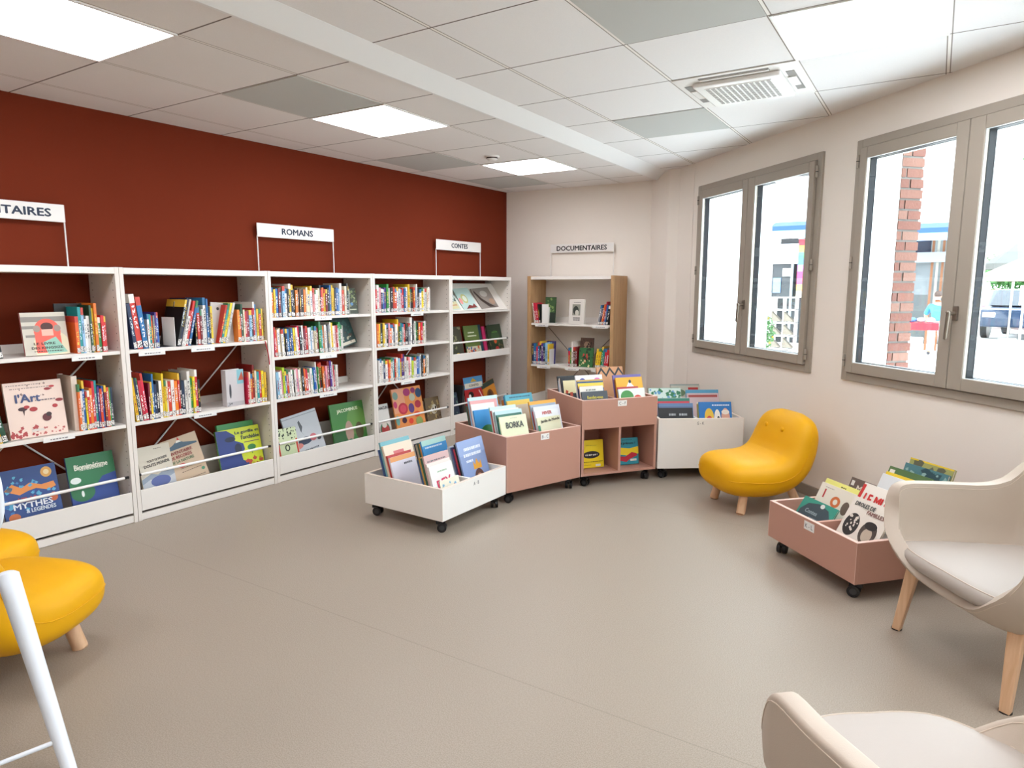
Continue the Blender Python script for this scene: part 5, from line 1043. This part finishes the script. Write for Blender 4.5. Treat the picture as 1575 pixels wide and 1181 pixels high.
# table with the red cloth, white crate beneath
a = thing('market_table', 'small trestle table under a red cloth outside', 'table', (-.55, 16.4, -.06))
mb = MB(); mb.box((0, 0, .68), (.62, .5, .70), M_metalw); mb.build('tabletop', a)
for x in (.03, .58):
    for y in (.03, .46): mb = MB(); mb.tube((x, y, 0), (x, y, .68), .012, .012, M_metalw, 8); mb.build('leg', a)
mb = MB(); rc = mat('red_cloth', '#a8101f', .8); mb.box((-.02, -.02, .70), (.64, .52, .706), rc); mb.box((-.02, -.026, .56), (.64, -.02, .706), rc); mb.box((.64, -.02, .40), (.646, .52, .706), rc)
o = mb.build('tablecloth'); o.location = (-.55, 16.4, -.06); tag(o, 'red cloth draped over the market table outside', 'tablecloth')
bx = MB(); bx.box((0, 0, 0), (.34, .3, .42), M_metalw); o = bx.build('storage_box', bevel=.02); o.location = (-.50, 16.0, -.06); tag(o, 'white plastic box standing before the red-covered table', 'box')
rg = random.Random(3)
for q, (c, lb) in enumerate((('#3b5f9a', 'blue bundle on the red table outside'), ('#8a8c94', 'grey bundle on the red table outside'), ('#c9cdd4', 'pale bundle at the end of the red table outside'))):
    mb = MB(); mb.ball((0, 0, .055), .09, mat('bundle_'+c[1:], c, .8), 12, (1, .8, .6)); o = mb.build('cloth_bundle'); o.location = (-.40+q*.17, 16.65, .647); tag(o, lb, 'bundle', 'goods on the red table')
# person bending over the table, seen from behind
t = thing('person', 'person in a light blue shirt and white trousers, seen from behind at the stall', 'person', (.06, 17.0, -.06))
def skin_body(name, verts, edges, mats_, parent, levels=2):
    me = bpy.data.meshes.new(name); me.from_pydata([v[:3] for v in verts], edges, []); me.materials.append(mats_)
    o = bpy.data.objects.new(name, me); C.objects.link(o); o.parent = parent
    sk = o.modifiers.new('skin', 'SKIN')
    if not me.skin_vertices: me.skin_vertices.new()
    for i, v in enumerate(verts): me.skin_vertices[0].data[i].radius = (v[3], v[4] if len(v) > 4 else v[3])
    me.skin_vertices[0].data[0].use_root = True
    sk.use_smooth_shade = True; ss = o.modifiers.new('sub', 'SUBSURF'); ss.levels = ss.render_levels = levels
    return o
M_skin = mat('skin', '#b98468', .55)
V = [(0, 0, .80, .13, .10), (0, .06, .98, .12, .09), (-.01, .14, 1.16, .16, .10), (-.02, .2, 1.26, .06, .06), (-.03, .23, 1.33, .055, .055),      # 0 pelvis 1 waist 2 chest 3 neck base 4 neck
     (-.03, .25, 1.41, .075, .085), (-.03, .255, 1.49, .07, .08),                                                                                  # 5,6 head
     (-.17, .16, 1.19, .055), (-.26, .24, .96, .042), (-.22, .42, .84, .030), (-.21, .47, .82, .028),                                            # 7-10 left arm
     (.15, .16, 1.19, .055), (.23, .26, .97, .042), (.16, .44, .86, .030), (.14, .49, .84, .028),                                                # 11-14 right arm
     (-.09, .0, .72, .085), (-.11, .02, .42, .058), (-.12, -.03, .09, .040), (-.13, .07, .04, .035),                                             # 15-18 left leg
     (.09, .0, .72, .085), (.11, .04, .42, .058), (.12, -.01, .09, .040), (.13, .09, .04, .035)]
Ed = [(0, 1), (1, 2), (2, 3), (3, 4), (4, 5), (5, 6), (2, 7), (7, 8), (8, 9), (9, 10), (2, 11), (11, 12), (12, 13), (13, 14), (0, 15), (15, 16), (16, 17), (17, 18), (0, 19), (19, 20), (20, 21), (21, 22)]
S_ = .88
V = [tuple(c*S_ for c in v) for v in V]
skin_body('body', V, Ed, M_skin, t)
def grow(idx, dr, ends=()):
    m_ = {v: i for i, v in enumerate(idx)}
    vs = [V[i][:3]+tuple(r_+dr for r_ in (V[i][3:] if len(V[i]) > 4 else (V[i][3], V[i][3]))) for i in idx]
    es = [(m_[a_], m_[b_]) for a_, b_ in Ed if a_ in m_ and b_ in m_]; return vs, es
vs, es = grow([1, 0, 2, 7, 8, 11, 12], .014); skin_body('shirt', vs, es, mat('light_blue_shirt', '#2f74a4', .8), t)
vs, es = grow([0, 15, 16, 17, 19, 20, 21], .016); skin_body('trousers', vs, es, mat('white_trousers', '#e6e6e8', .8), t)
mb = MB(); mb.ball((-.03*S_, .245*S_, 1.475*S_), .088*S_, mat('dark_hair', '#3a2a22', .7), 14, (.95, 1.05, 1)); mb.build('hair', t)
for sx_ in (-1, 1):
    mb = MB(); mb.ball((-.03*S_+sx_*.075*S_, .26*S_, 1.42*S_), .016, M_skin, 8, (.5, 1, 1.4)); mb.build('ear', t)
mb = MB(); mb.ball((-.03*S_, .342*S_, 1.42*S_), .014, M_skin, 8, (.8, 1, 1.2)); mb.build('nose', t)
for sx_, (hx, hy, hz) in ((-1, (-.21, .49, .815)), (1, (.14, .51, .835))):
    hx, hy, hz = hx*S_, hy*S_, hz*S_
    for f_ in range(4):
        ox = (f_-1.5)*.018; ln = (.06, .07, .066, .052)[f_]
        vs = [(hx+ox*.5, hy-.01, hz, .012), (hx+ox, hy+ln*.5, hz-.01, .0095), (hx+ox, hy+ln*.8, hz-.03, .008), (hx+ox, hy+ln*.85, hz-.05, .007)]
        skin_body('finger', vs, [(0, 1), (1, 2), (2, 3)], M_skin, t, 1)
    vs = [(hx, hy-.02, hz, .012), (hx-sx_*.03, hy+.01, hz-.01, .01), (hx-sx_*.036, hy+.035, hz-.025, .009)]; skin_body('thumb', vs, [(0, 1), (1, 2)], M_skin, t, 1)
for sx_ in (-1, 1):
    mb = MB(); mb.ball((sx_*.115, .03, .045), .05, mat('dark_shoe', '#33343a', .5), 12, (.8, 2.0, .8)); mb.build('shoe', t)

# parasols, post, sign, trees, cars beyond the large window
def parasol(x, y, zt, r_, label, col='#7d776d'):
    a = thing('market_parasol', label, 'parasol', (x, y, -.06), 0, 'parasols over the street cafe')
    mb = MB(); M_ = mat('canvas_'+col[1:], col, .85); vs = [(0, 0, zt+.55)]; N = 8
    for k in range(N): vs.append((r_*math.cos(2*math.pi*k/N), r_*math.sin(2*math.pi*k/N), zt))
    for k in range(N): vs.append((r_*math.cos(2*math.pi*k/N), r_*math.sin(2*math.pi*k/N), zt-.16))
    vs.append((0, 0, zt+.53))
    mb.add(vs, [(0, 1+k, 1+(k+1) % N) for k in range(N)]+[(1+k, 1+N+k, 1+N+(k+1) % N, 1+(k+1) % N) for k in range(N)]+[(1+2*N, 1+(k+1) % N, 1+k) for k in range(0)], M_); mb.build('canopy', a)
    mb = MB(); mb.tube((0, 0, 0), (0, 0, zt+.53), .03, .03, M_steel, 10); mb.build('pole', a)
    mb = MB(); mb.tube((0, 0, 0), (0, 0, .08), .25, .2, mat('stone_base', '#8b8985', .8), 16); mb.build('base', a)
parasol(1.95, 19.5, 1.75, 1.1, 'beige canvas parasol on a pale post beyond the large window')
parasol(4.6, 20.2, 1.95, 1.2, 'pale parasol farther along the street', '#8a8984')
parasol(1.75, 22.9, 2.1, .7, 'grey parasol nearest the white building corner', '#5e5e5b')
a = thing('street_sign', 'small white sign on a thin post between the cars', 'sign', (1.85, 21, -.06)); mb = MB(); mb.tube((0, 0, 0), (0, 0, 1.1), .025, .025, M_metalw, 8); mb.build('post', a)
mb = MB(); mb.box((-.09, -.03, 1.02), (.09, -.02, 1.5), M_metalw); mb.build('sign_panel', a, bevel=.01)
def tree(x, y, h, r_, label, seed):
    a = thing('street_tree', label, 'tree', (x, y, -.06), 0, 'trees along the street'); rg = random.Random(seed)
    mb = MB(); mb.tube((0, 0, 0), (0, 0, h*.6), .16, .09, mat('bark', '#6b5238', .9), 10); mb.build('trunk', a)
    mb = MB()
    for q in range(9): leafball(mb, (rg.uniform(-r_, r_)*.6, rg.uniform(-r_, r_)*.6, h*.72+rg.uniform(-.3, .4)*r_), r_*.6, r_*.5, 260, mat('tree_leaf', '#3a6a30', .6, noise=.3, nscale=3), .12, rg)
    mb.build('crown', a)
tree(3.3, 37, 2.7, 1.5, 'green tree low over the parked cars', 2)
tree(3.5, 29, 8.2, 1.6, 'tall leafy tree at the top of the large window', 3)
tree(8.5, 33, 5.5, 2.4, 'distant green tree beyond the parked cars', 4)
def car(x, y, rot, col, label):
    a = thing('car', label, 'car', (x, y, -.06), rot, 'cars parked along the street'); M_ = mat('car_paint_'+col[1:], col, .25, coat=.6)
    prof_ = [(-2.0, .35), (-2.05, .6), (-1.9, .85), (-1.3, .92), (-.75, 1.38), (.6, 1.42), (1.35, .98), (1.95, .88), (2.05, .55), (2.0, .32)]
    mb = MB(); mb.slab(prof_, -.8, .8, M_); mb.build('body', a, bevel=.06, seg=3)
    mb = MB()
    for s in (-1, 1): mb.slab([(-1.12, .95), (-.7, 1.32), (.52, 1.34), (1.12, .98)], s*.79, s*.812, mat('car_glass', '#2b333b', .1))
    mb.add([(-1.36, -.68, .93), (-.80, -.64, 1.36), (-.80, .64, 1.36), (-1.36, .68, .93), (-1.38, -.68, .95), (-.82, -.64, 1.38), (-.82, .64, 1.38), (-1.38, .68, .95)], [(0, 1, 2, 3), (4, 7, 6, 5)], mat('car_glass', '#2b333b', .1))
    mb.build('windows', a)
    for wx_ in (-1.3, 1.3):
        for s in (-1, 1):
            mb = MB(); mb.tube((wx_, s*.66, .32), (wx_, s*.83, .32), .32, .32, M_black, 22); w_ = mb.build('wheel', a); mb = MB(); mb.tube((wx_, s*.83, .32), (wx_, s*.838, .32), .19, .17, M_steel, 16); mb.build('rim', w_)
    for s in (-.55, .55):
        mb = MB(); mb.box((-2.07, s-.15, .62), (-1.96, s+.15, .76), mat('headlamp_glass', '#e6e8ea', .1)); mb.build('headlight', a, bevel=.02)
car(2.35, 25.0, R(75), '#24364f', 'dark blue parked car nearest beyond the large window')
car(4.7, 24.5, R(75), '#4f555b', 'grey parked car behind the dark blue one')
car(2.7, 31.0, R(70), '#8d2c30', 'dark red parked car farther up the street')
mb = MB(); mb.box((-8, 40, -.06), (22, 44, 6.5), M_facade); structure(mb.build('street_facade'), 'pale buildings closing the far end of the street')
